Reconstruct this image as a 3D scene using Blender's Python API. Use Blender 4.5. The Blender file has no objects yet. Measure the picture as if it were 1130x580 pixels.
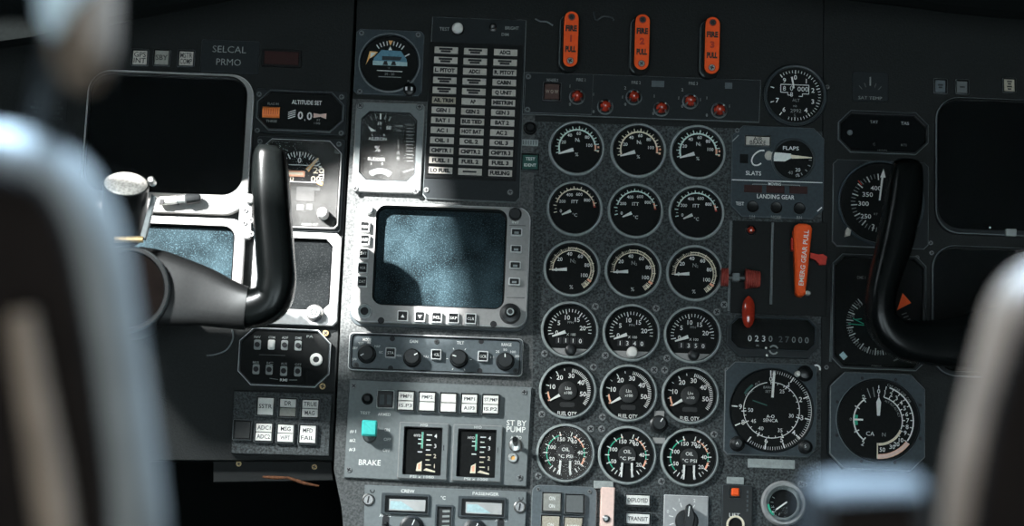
import bpy, math, random
from mathutils import Vector, Matrix
random.seed(7)
SC = bpy.context.scene
COL = SC.collection
PI = math.pi
def rad(a): return a * PI / 180.0

# ------------------------------------------------------------------ camera
W, H = 1130, 580
DIST, FPX = 2.4, 2400.0
CAMZ = 1.10
ROLL = rad(2.2)
CP = Vector((0.0, -DIST, CAMZ))
RV = Vector((math.cos(ROLL), 0, math.sin(ROLL)))
UV = Vector((-math.sin(ROLL), 0, math.cos(ROLL)))
FV = Vector((0, 1, 0))
cd = bpy.data.cameras.new('camera')
cam = bpy.data.objects.new('camera', cd)
COL.objects.link(cam)
cam.matrix_world = Matrix(((RV.x, UV.x, -FV.x, CP.x), (RV.y, UV.y, -FV.y, CP.y), (RV.z, UV.z, -FV.z, CP.z), (0, 0, 0, 1)))
cd.sensor_width = 36.0
cd.lens = 36.0 * FPX / W
cd.clip_start = 0.05
cd.dof.use_dof = True
cd.dof.focus_distance = DIST - 0.008
cd.dof.aperture_fstop = 3.3
SC.camera = cam

# ------------------------------------------------------------------ panel plane (leans back at the top)
TILT = rad(10.5)
PX = Vector((1, 0, 0))
PY = Vector((0, math.sin(TILT), math.cos(TILT)))
PN = Vector((0, -math.cos(TILT), math.sin(TILT)))
PO = Vector((0, 0, CAMZ))
def ray(x, y):
    return (FV + RV * ((x - W / 2) / FPX) + UV * ((H / 2 - y) / FPX))
def hit(x, y, h=0.0):
    """point of the sight line through photo position x, y on the plane h metres in front of the panel"""
    d = ray(x, y)
    t = ((PO + PN * h) - CP).dot(PN) / d.dot(PN)
    return CP + d * t, t
def at_depth(x, y, d):
    return CP + ray(x, y) * d

# ------------------------------------------------------------------ materials
MATS = {}
def newmat(name):
    m = bpy.data.materials.new(name); m.use_nodes = True
    nt = m.node_tree
    for n in list(nt.nodes): nt.nodes.remove(n)
    out = nt.nodes.new('ShaderNodeOutputMaterial')
    MATS[name] = m
    return m, nt, out
def pbr(name, col, rough=0.5, metal=0.0, spec=0.3, var=0.0, vscale=300.0, bump=0.0, bscale=600.0, coat=0.0, emit=0.0, sub=0.0):
    m, nt, out = newmat(name)
    b = nt.nodes.new('ShaderNodeBsdfPrincipled')
    nt.links.new(b.outputs[0], out.inputs[0])
    c = (col[0], col[1], col[2], 1)
    b.inputs['Base Color'].default_value = c
    b.inputs['Roughness'].default_value = rough
    b.inputs['Metallic'].default_value = metal
    b.inputs['Specular IOR Level'].default_value = spec
    if coat:
        b.inputs['Coat Weight'].default_value = coat
        b.inputs['Coat Roughness'].default_value = 0.08
    if emit:
        b.inputs['Emission Color'].default_value = c
        b.inputs['Emission Strength'].default_value = emit
    tc = nt.nodes.new('ShaderNodeTexCoord')
    nz = nt.nodes.new('ShaderNodeTexNoise')
    nz.inputs['Scale'].default_value = vscale
    nz.inputs['Detail'].default_value = 3.0
    nt.links.new(tc.outputs['Object'], nz.inputs['Vector'])
    v = var if var else 0.12
    rp = nt.nodes.new('ShaderNodeValToRGB')
    rp.color_ramp.elements[0].position = 0.36
    rp.color_ramp.elements[1].position = 0.64
    rp.color_ramp.elements[0].color = (c[0] * (1 - v), c[1] * (1 - v), c[2] * (1 - v), 1)
    rp.color_ramp.elements[1].color = (min(1, c[0] * (1 + v)), min(1, c[1] * (1 + v)), min(1, c[2] * (1 + v)), 1)
    nt.links.new(nz.outputs['Fac'], rp.inputs['Fac'])
    nt.links.new(rp.outputs[0], b.inputs['Base Color'])
    if bump:
        n2 = nt.nodes.new('ShaderNodeTexNoise')
        n2.inputs['Scale'].default_value = bscale
        n2.inputs['Detail'].default_value = 2.0
        nt.links.new(tc.outputs['Object'], n2.inputs['Vector'])
        bp = nt.nodes.new('ShaderNodeBump')
        bp.inputs['Strength'].default_value = bump
        bp.inputs['Distance'].default_value = 0.0006
        nt.links.new(n2.outputs['Fac'], bp.inputs['Height'])
        nt.links.new(bp.outputs[0], b.inputs['Normal'])
    return m
def glassmat(name, tint=(1, 1, 1), fres=1.15, rough=0.03, dust=0.0, dustcol=(0.5, 0.55, 0.6), scale=400.0, speck=0.5):
    m, nt, out = newmat(name)
    tr = nt.nodes.new('ShaderNodeBsdfTransparent'); tr.inputs[0].default_value = (*tint, 1)
    gl = nt.nodes.new('ShaderNodeBsdfGlossy'); gl.inputs['Roughness'].default_value = rough
    fr = nt.nodes.new('ShaderNodeFresnel'); fr.inputs['IOR'].default_value = fres
    mx = nt.nodes.new('ShaderNodeMixShader')
    nt.links.new(fr.outputs[0], mx.inputs[0]); nt.links.new(tr.outputs[0], mx.inputs[1]); nt.links.new(gl.outputs[0], mx.inputs[2])
    last = mx
    if dust:
        df = nt.nodes.new('ShaderNodeBsdfDiffuse'); df.inputs[0].default_value = (*dustcol, 1)
        tc = nt.nodes.new('ShaderNodeTexCoord')
        nz = nt.nodes.new('ShaderNodeTexNoise'); nz.inputs['Scale'].default_value = scale; nz.inputs['Detail'].default_value = 1.0
        n2 = nt.nodes.new('ShaderNodeTexNoise'); n2.inputs['Scale'].default_value = 26.0; n2.inputs['Detail'].default_value = 4.0
        nt.links.new(tc.outputs['Object'], nz.inputs['Vector']); nt.links.new(tc.outputs['Object'], n2.inputs['Vector'])
        r1 = nt.nodes.new('ShaderNodeMapRange'); r1.inputs[1].default_value = 0.56; r1.inputs[2].default_value = 0.72
        r1.inputs[3].default_value = 0.0; r1.inputs[4].default_value = speck
        r2 = nt.nodes.new('ShaderNodeMapRange'); r2.inputs[1].default_value = 0.35; r2.inputs[2].default_value = 0.7
        r2.inputs[3].default_value = dust * 0.35; r2.inputs[4].default_value = dust * 1.9
        nt.links.new(nz.outputs['Fac'], r1.inputs[0]); nt.links.new(n2.outputs['Fac'], r2.inputs[0])
        ad = nt.nodes.new('ShaderNodeMath'); ad.operation = 'ADD'; ad.use_clamp = True
        nt.links.new(r1.outputs[0], ad.inputs[0]); nt.links.new(r2.outputs[0], ad.inputs[1])
        m2 = nt.nodes.new('ShaderNodeMixShader')
        nt.links.new(ad.outputs[0], m2.inputs[0]); nt.links.new(mx.outputs[0], m2.inputs[1]); nt.links.new(df.outputs[0], m2.inputs[2])
        last = m2
    nt.links.new(last.outputs[0], out.inputs[0])
    return m
def crackle(name, lo, hi, rough=0.6, scale=420.0):
    m, nt, out = newmat(name)
    b = nt.nodes.new('ShaderNodeBsdfPrincipled'); nt.links.new(b.outputs[0], out.inputs[0])
    b.inputs['Roughness'].default_value = rough
    b.inputs['Specular IOR Level'].default_value = 0.3
    tc = nt.nodes.new('ShaderNodeTexCoord')
    nz = nt.nodes.new('ShaderNodeTexNoise'); nz.inputs['Scale'].default_value = scale; nz.inputs['Detail'].default_value = 4.0; nz.inputs['Roughness'].default_value = 0.65
    nt.links.new(tc.outputs['Object'], nz.inputs['Vector'])
    rp = nt.nodes.new('ShaderNodeValToRGB')
    rp.color_ramp.elements[0].position = 0.38; rp.color_ramp.elements[0].color = (*lo, 1)
    rp.color_ramp.elements[1].position = 0.64; rp.color_ramp.elements[1].color = (*hi, 1)
    nt.links.new(nz.outputs['Fac'], rp.inputs['Fac']); nt.links.new(rp.outputs[0], b.inputs['Base Color'])
    bp = nt.nodes.new('ShaderNodeBump'); bp.inputs['Strength'].default_value = 0.5; bp.inputs['Distance'].default_value = 0.0008
    nt.links.new(nz.outputs['Fac'], bp.inputs['Height']); nt.links.new(bp.outputs[0], b.inputs['Normal'])
    return m

crackle('grey_crackle', (0.007, 0.009, 0.0095), (0.078, 0.090, 0.093))
def dustyface(name, dust, dustcol, base=(0.003, 0.004, 0.0045), scale=900.0, speck=0.08, lo=0.35, hi=1.9):
    m, nt, out = newmat(name)
    b = nt.nodes.new('ShaderNodeBsdfPrincipled'); nt.links.new(b.outputs[0], out.inputs[0])
    b.inputs['Roughness'].default_value = 0.25; b.inputs['Specular IOR Level'].default_value = 0.12
    tc = nt.nodes.new('ShaderNodeTexCoord')
    nz = nt.nodes.new('ShaderNodeTexNoise'); nz.inputs['Scale'].default_value = scale; nz.inputs['Detail'].default_value = 1.0
    n2 = nt.nodes.new('ShaderNodeTexNoise'); n2.inputs['Scale'].default_value = 26.0; n2.inputs['Detail'].default_value = 4.0
    nt.links.new(tc.outputs['Object'], nz.inputs['Vector']); nt.links.new(tc.outputs['Object'], n2.inputs['Vector'])
    r1 = nt.nodes.new('ShaderNodeMapRange'); r1.inputs[1].default_value = 0.54; r1.inputs[2].default_value = 0.72; r1.inputs[3].default_value = 0.0; r1.inputs[4].default_value = speck
    r2 = nt.nodes.new('ShaderNodeMapRange'); r2.inputs[1].default_value = 0.35; r2.inputs[2].default_value = 0.7; r2.inputs[3].default_value = dust * lo; r2.inputs[4].default_value = dust * hi
    nt.links.new(nz.outputs['Fac'], r1.inputs[0]); nt.links.new(n2.outputs['Fac'], r2.inputs[0])
    ad = nt.nodes.new('ShaderNodeMath'); ad.operation = 'ADD'; ad.use_clamp = True
    nt.links.new(r1.outputs[0], ad.inputs[0]); nt.links.new(r2.outputs[0], ad.inputs[1])
    mx = nt.nodes.new('ShaderNodeMix'); mx.data_type = 'RGBA'
    mx.inputs[6].default_value = (*base, 1); mx.inputs[7].default_value = (*dustcol, 1)
    nt.links.new(ad.outputs[0], mx.inputs[0]); nt.links.new(mx.outputs[2], b.inputs['Base Color'])
    return m
dustyface('dusty_screen', 0.038, (0.30, 0.53, 0.64), speck=0.10)
dustyface('scratched_screen', 0.006, (0.75, 0.80, 0.82), scale=700.0, speck=0.018)
crackle('light_crackle', (0.045, 0.049, 0.049), (0.115, 0.121, 0.121))
crackle('dark_crackle', (0.003, 0.0045, 0.0045), (0.007, 0.0095, 0.0095))
pbr('black_paint', (0.006, 0.0075, 0.0075), 0.55, spec=0.2)
pbr('shell_black', (0.004, 0.005, 0.005), 0.95, spec=0.03)
pbr('plate_grey', (0.170, 0.190, 0.192), 0.5, var=0.06, bump=0.1)
pbr('case_blue', (0.032, 0.045, 0.053), 0.5, var=0.1, bump=0.1)
pbr('case_dark', (0.008, 0.0115, 0.0135), 0.5, var=0.1)
pbr('case_grey', (0.105, 0.125, 0.135), 0.5, var=0.08)
pbr('ring_grey', (0.30, 0.335, 0.33), 0.42, spec=0.4)
pbr('ring_dark', (0.045, 0.055, 0.06), 0.4, spec=0.4)
pbr('bezel_grey', (0.30, 0.295, 0.288), 0.38, spec=0.5, var=0.05)
pbr('bezel_light', (0.34, 0.345, 0.345), 0.38, spec=0.5, var=0.05)
pbr('edge_light', (0.62, 0.63, 0.63), 0.35, spec=0.5, var=0.05)
pbr('edge_dim', (0.16, 0.18, 0.185), 0.4, spec=0.4)
pbr('black_plastic', (0.007, 0.008, 0.0085), 0.32, spec=0.4)
pbr('horn_plastic', (0.004, 0.005, 0.005), 0.24, spec=0.2)
pbr('arm_grey', (0.017, 0.017, 0.017), 0.40, spec=0.3)
pbr('knob_black', (0.016, 0.018, 0.019), 0.38, spec=0.4)
pbr('dial_black', (0.008, 0.009, 0.009), 0.7, spec=0.12)
pbr('dial_grey', (0.055, 0.058, 0.058), 0.6, spec=0.2)
pbr('hub_dark', (0.025, 0.026, 0.026), 0.5, spec=0.3)
pbr('print_white', (0.82, 0.83, 0.80), 0.6, spec=0.2, var=0.04)
pbr('print_dim', (0.30, 0.32, 0.31), 0.6, spec=0.2, var=0.04)
pbr('print_faint', (0.13, 0.14, 0.14), 0.6, spec=0.2, var=0.04)
pbr('print_cream', (0.80, 0.72, 0.56), 0.6, spec=0.2, var=0.04)
pbr('print_mint', (0.66, 0.80, 0.73), 0.6, spec=0.2, var=0.04)
pbr('print_dark', (0.030, 0.030, 0.032), 0.6, spec=0.2)
pbr('salmon', (0.90, 0.46, 0.30), 0.6, spec=0.2, var=0.05)
pbr('amber', (0.92, 0.52, 0.18), 0.6, spec=0.2, var=0.05)
pbr('green_paint', (0.04, 0.42, 0.26), 0.6, spec=0.2)
pbr('green_cap', (0.018, 0.085, 0.070), 0.4, spec=0.4)
pbr('cyan_knob', (0.05, 0.50, 0.46), 0.4, spec=0.4, var=0.05)
pbr('orange_paint', (1.0, 0.115, 0.022), 0.5, spec=0.2, var=0.05)
pbr('orange_drum', (1.0, 0.26, 0.07), 0.5, spec=0.2, var=0.05)
pbr('red_paint', (0.55, 0.035, 0.020), 0.45, spec=0.35)
pbr('red_rubber', (0.36, 0.060, 0.045), 0.5, spec=0.3)
pbr('red_lens', (0.42, 0.035, 0.016), 0.12, spec=0.8, coat=0.8)
pbr('red_dim', (0.035, 0.011, 0.010), 0.4, spec=0.3)
pbr('brown_lens', (0.085, 0.045, 0.038), 0.35, spec=0.4, var=0.2, vscale=900)
pbr('lamp_cream', (0.52, 0.49, 0.44), 0.55, spec=0.3, var=0.08)
pbr('lamp_grey', (0.30, 0.30, 0.27), 0.5, spec=0.3, var=0.1)
pbr('lamp_white', (0.80, 0.79, 0.75), 0.5, spec=0.3, var=0.05)
pbr('lamp_tan', (0.42, 0.38, 0.30), 0.5, spec=0.3, var=0.2, vscale=900)
pbr('screw_steel', (0.20, 0.21, 0.21), 0.45, metal=0.4, spec=0.5)
pbr('screw_dark', (0.05, 0.055, 0.055), 0.4, metal=0.3, spec=0.5)
pbr('brass', (0.50, 0.36, 0.18), 0.35, metal=0.7)
pbr('rust', (0.12, 0.045, 0.018), 0.7, var=0.4, vscale=200)
pbr('steel', (0.55, 0.55, 0.54), 0.28, metal=0.9)
pbr('headrest_lit_pale', (0.34, 0.39, 0.42), 0.8, spec=0.1, var=0.1, vscale=40)  # pale tone standing for skylight on the headrest
pbr('foil', (0.32, 0.31, 0.29), 0.35, spec=0.6, var=0.35, vscale=420, bump=1.0, bscale=420)
pbr('sky_cyan', (0.12, 0.27, 0.36), 0.6, spec=0.2, var=0.15)
pbr('sky_pale', (0.42, 0.58, 0.60), 0.6, spec=0.2, var=0.1)
pbr('pink_paint', (0.86, 0.62, 0.54), 0.55, spec=0.3, var=0.05)
pbr('screen_dark', (0.003, 0.004, 0.0045), 0.25, spec=0.3)
pbr('lcd_grey', (0.45, 0.45, 0.44), 0.5, spec=0.3, var=0.12, vscale=60)
pbr('leather', (0.092, 0.088, 0.083), 0.55, spec=0.3, var=0.08, vscale=40)
pbr('leather_arm_lit', (0.019, 0.019, 0.020), 0.55, spec=0.3, var=0.08, vscale=40)
pbr('leather_tan', (0.105, 0.068, 0.046), 0.55, spec=0.3, var=0.1, vscale=40)
pbr('leather_dark', (0.0060, 0.0042, 0.0036), 0.85, spec=0.04, var=0.15, vscale=40)
pbr('sheepskin', (0.135, 0.098, 0.074), 0.8, spec=0.1, var=0.15, vscale=40)
glassmat('clear_glass')
glassmat('smudged_glass', fres=1.12, dust=0.024, dustcol=(0.80, 0.80, 0.78), scale=500.0, speck=0.02)
glassmat('hazy_glass', dust=0.045, dustcol=(0.74, 0.72, 0.70), scale=500.0, speck=0.02)

# ------------------------------------------------------------------ 2-D outlines (counter-clockwise)
def rrect(cx, cy, w, h, r=0.0, n=5):
    x0, x1, y0, y1 = cx - w / 2, cx + w / 2, cy - h / 2, cy + h / 2
    if r <= 0: return [(x0, y0), (x1, y0), (x1, y1), (x0, y1)]
    out = []
    for (ax, ay, a0) in ((x1 - r, y0 + r, -90), (x1 - r, y1 - r, 0), (x0 + r, y1 - r, 90), (x0 + r, y0 + r, 180)):
        for i in range(n + 1):
            a = rad(a0 + 90.0 * i / n); out.append((ax + r * math.cos(a), ay + r * math.sin(a)))
    return out
def octo(cx, cy, w, h, c):
    cs = c if isinstance(c, (tuple, list)) else (c, c, c, c)     # br, tr, tl, bl
    x0, x1, y0, y1 = cx - w / 2, cx + w / 2, cy - h / 2, cy + h / 2
    return [(x1 - cs[0], y0), (x1, y0 + cs[0]), (x1, y1 - cs[1]), (x1 - cs[1], y1), (x0 + cs[2], y1), (x0, y1 - cs[2]), (x0, y0 + cs[3]), (x0 + cs[3], y0)]
def circ(cx, cy, r, n=40, ry=None):
    ry = r if ry is None else ry
    return [(cx + r * math.cos(2 * PI * i / n), cy + ry * math.sin(2 * PI * i / n)) for i in range(n)]
def inset(p, d):
    n = len(p); out = []
    for i in range(n):
        a, b, c = p[i - 1], p[i], p[(i + 1) % n]
        e1 = (b[0] - a[0], b[1] - a[1]); e2 = (c[0] - b[0], c[1] - b[1])
        l1 = math.hypot(*e1) or 1e-9; l2 = math.hypot(*e2) or 1e-9
        n1 = (-e1[1] / l1, e1[0] / l1); n2 = (-e2[1] / l2, e2[0] / l2)
        k = 1 + n1[0] * n2[0] + n1[1] * n2[1]
        k = max(k, 0.3)
        out.append((b[0] + d * (n1[0] + n2[0]) / k, b[1] + d * (n1[1] + n2[1]) / k))
    return out

# ------------------------------------------------------------------ lettering geometry
_TX = {}
def glyphs(s, bold=0.0):
    key = (s, bold)
    if key in _TX: return _TX[key]
    cu = bpy.data.curves.new('lettering', 'FONT')
    cu.body = s; cu.align_x = 'CENTER'; cu.resolution_u = 2; cu.offset = bold; cu.fill_mode = 'FRONT'
    o = bpy.data.objects.new('lettering', cu); COL.objects.link(o)
    dg = bpy.context.evaluated_depsgraph_get(); dg.update()
    me = bpy.data.meshes.new_from_object(o.evaluated_get(dg))
    vs = [(v.co.x, v.co.y) for v in me.vertices]; fs = [tuple(p.vertices) for p in me.polygons]
    if me.polygons and me.polygons[0].normal.z < 0: fs = [f[::-1] for f in fs]
    bpy.data.objects.remove(o); bpy.data.curves.remove(cu); bpy.data.meshes.remove(me)
    _TX[key] = (vs, fs)
    return _TX[key]
CAP = max(v[1] for v in glyphs('H')[0])

# ------------------------------------------------------------------ current thing
class Ctx: pass
C = Ctx()
GROUPS = {}
def thing(name, label, cat, px, py, h=0.0, group=None, base=None):
    """an Empty on the panel surface that parents the thing's parts; h is the height of that surface in metres"""
    p, t = hit(px, py, h)
    C.K = t / FPX
    C.h = h
    C.M = Matrix(((PX.x, PY.x, PN.x, p.x), (PX.y, PY.y, PN.y, p.y), (PX.z, PY.z, PN.z, p.z), (0, 0, 0, 1)))
    C.I = C.M.inverted()
    o = bpy.data.objects.new(name, None); COL.objects.link(o)
    o.empty_display_size = 0.01
    o.matrix_world = C.M
    if label: o['label'] = label
    if cat: o['category'] = cat
    if group: o['group'] = group
    C.o = o
    return o
def A(px, py, z=0.0):
    """photo position -> local x, y on the plane z above the current thing's base"""
    p, t = hit(px, py, C.h + z * C.K)
    q = C.I @ p
    return (q.x / C.K, q.y / C.K)
def world_thing(name, label, cat, loc, group=None):
    C.K = 1.0; C.h = 0.0
    C.M = Matrix.Translation(loc); C.I = C.M.inverted()
    o = bpy.data.objects.new(name, None); COL.objects.link(o); o.empty_display_size = 0.05
    o.matrix_world = C.M
    if label: o['label'] = label
    if cat: o['category'] = cat
    if group: o['group'] = group
    C.o = o
    return o

class MB:
    def __init__(s): s.v = []; s.f = []; s.m = []; s.keys = []
    def k(s, mat):
        if mat not in s.keys: s.keys.append(mat)
        return s.keys.index(mat)
    def face(s, idx, mat): s.f.append(tuple(idx)); s.m.append(s.k(mat))
    def poly(s, pts, mat):
        b = len(s.v); s.v += [tuple(p) for p in pts]; s.face(range(b, b + len(pts)), mat)
    def loft(s, rings, mat, cap0=False, cap1=True, mats=None, capmat=None, closed=True):
        n = len(rings[0]); b = len(s.v)
        for r in rings: s.v += [tuple(p) for p in r]
        for i in range(len(rings) - 1):
            mm = mats[i] if mats else mat
            for j in range(n if closed else n - 1):
                a = b + i * n + j; c = b + i * n + (j + 1) % n
                s.face((a, c, c + n, a + n), mm)
        if cap0: s.face([b + j for j in range(n)][::-1], mat)
        if cap1: s.face([b + (len(rings) - 1) * n + j for j in range(n)], capmat or (mats[-1] if mats else mat))
    def plate(s, p, z0, z1, mat, bev=0.6, top=None, edge=None, cap0=True):
        q = inset(p, bev)
        s.loft([[(x, y, z0) for x, y in p], [(x, y, z1 - bev) for x, y in p], [(x, y, z1) for x, y in q]], mat, cap0, True,
               mats=[mat, edge or mat], capmat=top or mat)
    def frame(s, po, pi, z0, z1, mat, bev=0.7, zin=None, edge=None, inner=None, floor=None, bevi=None):
        zin = z0 if zin is None else zin
        bi = bev if bevi is None else bevi
        L = lambda p, z: [(x, y, z) for x, y in p]
        s.loft([L(po, z0), L(po, z1 - bev), L(inset(po, bev), z1), L(inset(pi, -bi), z1), L(pi, z1 - bi), L(pi, zin)], mat, False, bool(floor),
               mats=[mat, edge or mat, mat, inner or edge or mat, inner or mat], capmat=floor)
        n = len(po); b = len(s.v) - 6 * n
        s.face([b + j for j in range(n)][::-1], mat)
    def lathe(s, c, prof, mat, n=36, mats=None, cap0=False, cap1=True, capmat=None):
        s.loft([[(x, y, z) for x, y in circ(c[0], c[1], r, n)] for r, z in prof], mat, cap0, cap1, mats=mats, capmat=capmat)
    def disc(s, c, r, z, mat, n=40, ry=None): s.poly([(x, y, z) for x, y in circ(c[0], c[1], r, n, ry)], mat)
    def flat(s, pts, z, mat): s.poly([(x, y, z) for x, y in pts], mat)
    def seg(s, x0, y0, x1, y1, w, z, mat, w2=None):
        w2 = w if w2 is None else w2
        dx, dy = x1 - x0, y1 - y0; l = math.hypot(dx, dy) or 1e-9
        nx, ny = -dy / l, dx / l
        s.poly([(x0 - nx * w / 2, y0 - ny * w / 2, z), (x1 - nx * w2 / 2, y1 - ny * w2 / 2, z), (x1 + nx * w2 / 2, y1 + ny * w2 / 2, z), (x0 + nx * w / 2, y0 + ny * w / 2, z)], mat)
    def arc(s, c, r0, r1, a0, a1, z, mat, n=None):
        n = n or max(3, int(abs(a1 - a0) / 7))
        if a1 < a0: a0, a1 = a1, a0
        for i in range(n):
            t0, t1 = rad(a0 + (a1 - a0) * i / n), rad(a0 + (a1 - a0) * (i + 1) / n)
            s.poly([(c[0] + r0 * math.cos(t0), c[1] + r0 * math.sin(t0), z), (c[0] + r1 * math.cos(t0), c[1] + r1 * math.sin(t0), z),
                    (c[0] + r1 * math.cos(t1), c[1] + r1 * math.sin(t1), z), (c[0] + r0 * math.cos(t1), c[1] + r0 * math.sin(t1), z)], mat)
    def ticks(s, c, r0, r1, angs, w, z, mat):
        for a in angs:
            t = rad(a); s.seg(c[0] + r0 * math.cos(t), c[1] + r0 * math.sin(t), c[0] + r1 * math.cos(t), c[1] + r1 * math.sin(t), w, z, mat)
    def text(s, t, x, y, h, z, mat, sx=1.0, rot=0.0, bold=0.0, width=None):
        vs, fs = glyphs(t, bold)
        if not vs: return
        k = h / CAP
        xs = [v[0] for v in vs]; cx = (min(xs) + max(xs)) / 2; wd = (max(xs) - min(xs)) * k
        if width: sx = width / max(wd, 1e-6)
        ca, sa = math.cos(rad(rot)), math.sin(rad(rot))
        b = len(s.v)
        for vx, vy in vs:
            lx, ly = (vx - cx) * k * sx, (vy - CAP / 2) * k
            s.v.append((x + lx * ca - ly * sa, y + lx * sa + ly * ca, z))
        for f in fs: s.face([b + i for i in f], mat)
    def screw(s, c, r, z, mat='screw_steel', rot=None, well='screw_dark', slot='print_dark'):
        if well: s.lathe(c, [(r * 1.25, z), (r * 1.25, z + 0.25)], well, 18)
        s.lathe(c, [(r, z + 0.2), (r, z + 1.0), (r * 0.9, z + 1.25)], mat, 18)
        a = random.uniform(0, 90) if rot is None else rot
        for k in (0, 90):
            t = rad(a + k); d = r * 0.70
            s.seg(c[0] - d * math.cos(t), c[1] - d * math.sin(t), c[0] + d * math.cos(t), c[1] + d * math.sin(t), r * 0.40, z + 1.32, slot)
    def sweep(s, path, half, depth, mat, n=20, pw=2.0, caps=True):
        """tube along 3-D path lying about in the x-y plane; half = in-plane half width, depth = half thickness along z; superellipse section"""
        rings = []
        N = len(path)
        for i, p in enumerate(path):
            a = path[max(0, i - 1)]; b = path[min(N - 1, i + 1)]
            tx, ty = b[0] - a[0], b[1] - a[1]; l = math.hypot(tx, ty) or 1e-9
            nx, ny = -ty / l, tx / l
            r = []
            for j in range(n):
                t = 2 * PI * j / n
                c_, s_ = math.cos(t), math.sin(t)
                u = math.copysign(abs(c_) ** (2 / pw), c_) * half[i]; w = math.copysign(abs(s_) ** (2 / pw), s_) * depth[i]
                r.append((p[0] + nx * u, p[1] + ny * u, p[2] + w))
            rings.append(r)
        s.loft(rings[::-1], mat, caps, caps)
    def tube(s, path, radii, mat, n=10):
        pts = [Vector(p) for p in path]; N = len(pts); rings = []
        if not isinstance(radii, (list, tuple)): radii = [radii] * N
        ref = None
        for i in range(N):
            t = (pts[min(N - 1, i + 1)] - pts[max(0, i - 1)]).normalized()
            if ref is None:
                ref = Vector((0, 0, 1)) if abs(t.z) < 0.9 else Vector((1, 0, 0))
            u = t.cross(ref)
            if u.length < 1e-6: u = t.orthogonal()
            u.normalize(); w = t.cross(u); ref = -w if False else ref
            rings.append([tuple(pts[i] + (u * math.cos(2 * PI * j / n) + w * math.sin(2 * PI * j / n)) * radii[i]) for j in range(n)])
        s.loft(rings, mat, True, True)
    def build(s, name, parent=None, smooth=True, label=None, angle=32):
        me = bpy.data.meshes.new(name)
        K = C.K
        me.from_pydata([(x * K, y * K, z * K) for x, y, z in s.v], [], s.f)
        for kx in s.keys: me.materials.append(MATS[kx])
        me.polygons.foreach_set('material_index', s.m)
        if smooth:
            me.polygons.foreach_set('use_smooth', [True] * len(s.f))
            me.set_sharp_from_angle(angle=rad(angle))
        me.update()
        o = bpy.data.objects.new(name, me); COL.objects.link(o)
        par = C.o if parent is None else parent
        o.parent = par
        if label: o['label'] = label
        return o
def spline(pts, n=8):
    """Catmull-Rom through tuples of any length"""
    out = []
    P = [pts[0]] + list(pts) + [pts[-1]]
    for i in range(1, len(P) - 2):
        for k in range(n):
            t = k / n
            out.append(tuple(0.5 * ((2 * b) + (c - a) * t + (2 * a - 5 * b + 4 * c - d) * t * t + (-a + 3 * b - 3 * c + d) * t ** 3)
                             for a, b, c, d in zip(P[i - 1], P[i], P[i + 1], P[i + 2])))
    out.append(tuple(pts[-1]))
    return out

def tag(o, label, cat, group=None):
    o['label'] = label; o['category'] = cat
    if group: o['group'] = group
def struct(o): o['kind'] = 'structure'; return o

# ------------------------------------------------------------------ shared small parts
def screw_part(px, py, r=3.2, z=0.0, mat='screw_steel', well='screw_dark', parent=None):
    m = MB(); m.screw(A(px, py, z), r, z, mat, well=well); return m.build('screw', parent)
def knob_part(px, py, r, hgt, z=0.0, mat='knob_black', mark='print_white', ang=60, skirt=1.25, name='knob', parent=None, top=None, bar=True):
    m = MB(); c = A(px, py, z)
    m.lathe(c, [(r * skirt, z), (r * skirt, z + hgt * 0.18), (r, z + hgt * 0.25), (r * 0.94, z + hgt - 1), (r * 0.80, z + hgt)], mat, 32, capmat=top)
    if bar:
        t = rad(ang)
        m.seg(c[0] + r * 0.2 * math.cos(t), c[1] + r * 0.2 * math.sin(t), c[0] + r * 0.8 * math.cos(t), c[1] + r * 0.8 * math.sin(t), 1.0, z + hgt + 0.1, mark)
    return m.build(name, parent)
def push_button(px, py, w, h, lines, z=0.0, cap='lamp_white', house='black_plastic', hgt=6.0, ink='print_dark', split=False, size=None, name='pushbutton', rim=1.6, parent=None, half_dark=False):
    c = A(px, py, z); m = MB()
    m.frame(rrect(c[0], c[1], w, h, 1.0, 2), rrect(c[0], c[1], w - 2 * rim, h - 2 * rim, 0.6, 2), z, z + hgt, house, 0.5, zin=z + 1, edge='edge_dim', inner=house)
    o = m.build(name, parent)
    m = MB(); cw, ch = w - 2 * rim - 0.6, h - 2 * rim - 0.6; zt = z + hgt - 0.8
    if split or half_dark:
        hh = ch / 2 - 0.5
        m.plate(rrect(c[0], c[1] + ch / 4 + 0.2, cw, hh), z + 1, zt, cap, 0.4)
        m.plate(rrect(c[0], c[1] - ch / 4 - 0.2, cw, hh), z + 1, zt, 'lamp_grey' if half_dark else cap, 0.4)
        ys = [c[1] + ch / 4 + 0.2, c[1] - ch / 4 - 0.2]
    else:
        m.plate(rrect(c[0], c[1], cw, ch), z + 1, zt, cap, 0.4)
        n = len(lines); ys = [c[1] + (ch / (n + 0.3)) * ((n - 1) / 2 - i) for i in range(n)]
    sz = size or min(ch / (max(1, len(ys)) * 1.7), 5.5)
    for t, y in zip(lines, ys):
        if t == '#':     # an illegible legend: two dark strokes
            m.flat(rrect(c[0], y + sz * 0.35, cw * 0.5, sz * 0.55), zt + 0.12, ink); m.flat(rrect(c[0], y - sz * 0.45, cw * 0.36, sz * 0.5), zt + 0.12, ink)
        elif t == '-': m.flat(rrect(c[0], y, cw * 0.5, sz * 0.5), zt + 0.12, ink)
        elif t: m.text(t, c[0], y, sz, zt + 0.12, ink, width=min(cw * 0.86, len(t) * sz * 0.82), bold=0.012)
    m.build('cap', o)
    return o
def legend(m, t, px, py, h, z, mat='print_white', width=None, rot=0.0, bold=0.01):
    c = A(px, py, z); m.text(t, c[0], c[1], h, z, mat, width=width, rot=rot, bold=bold)
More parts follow.
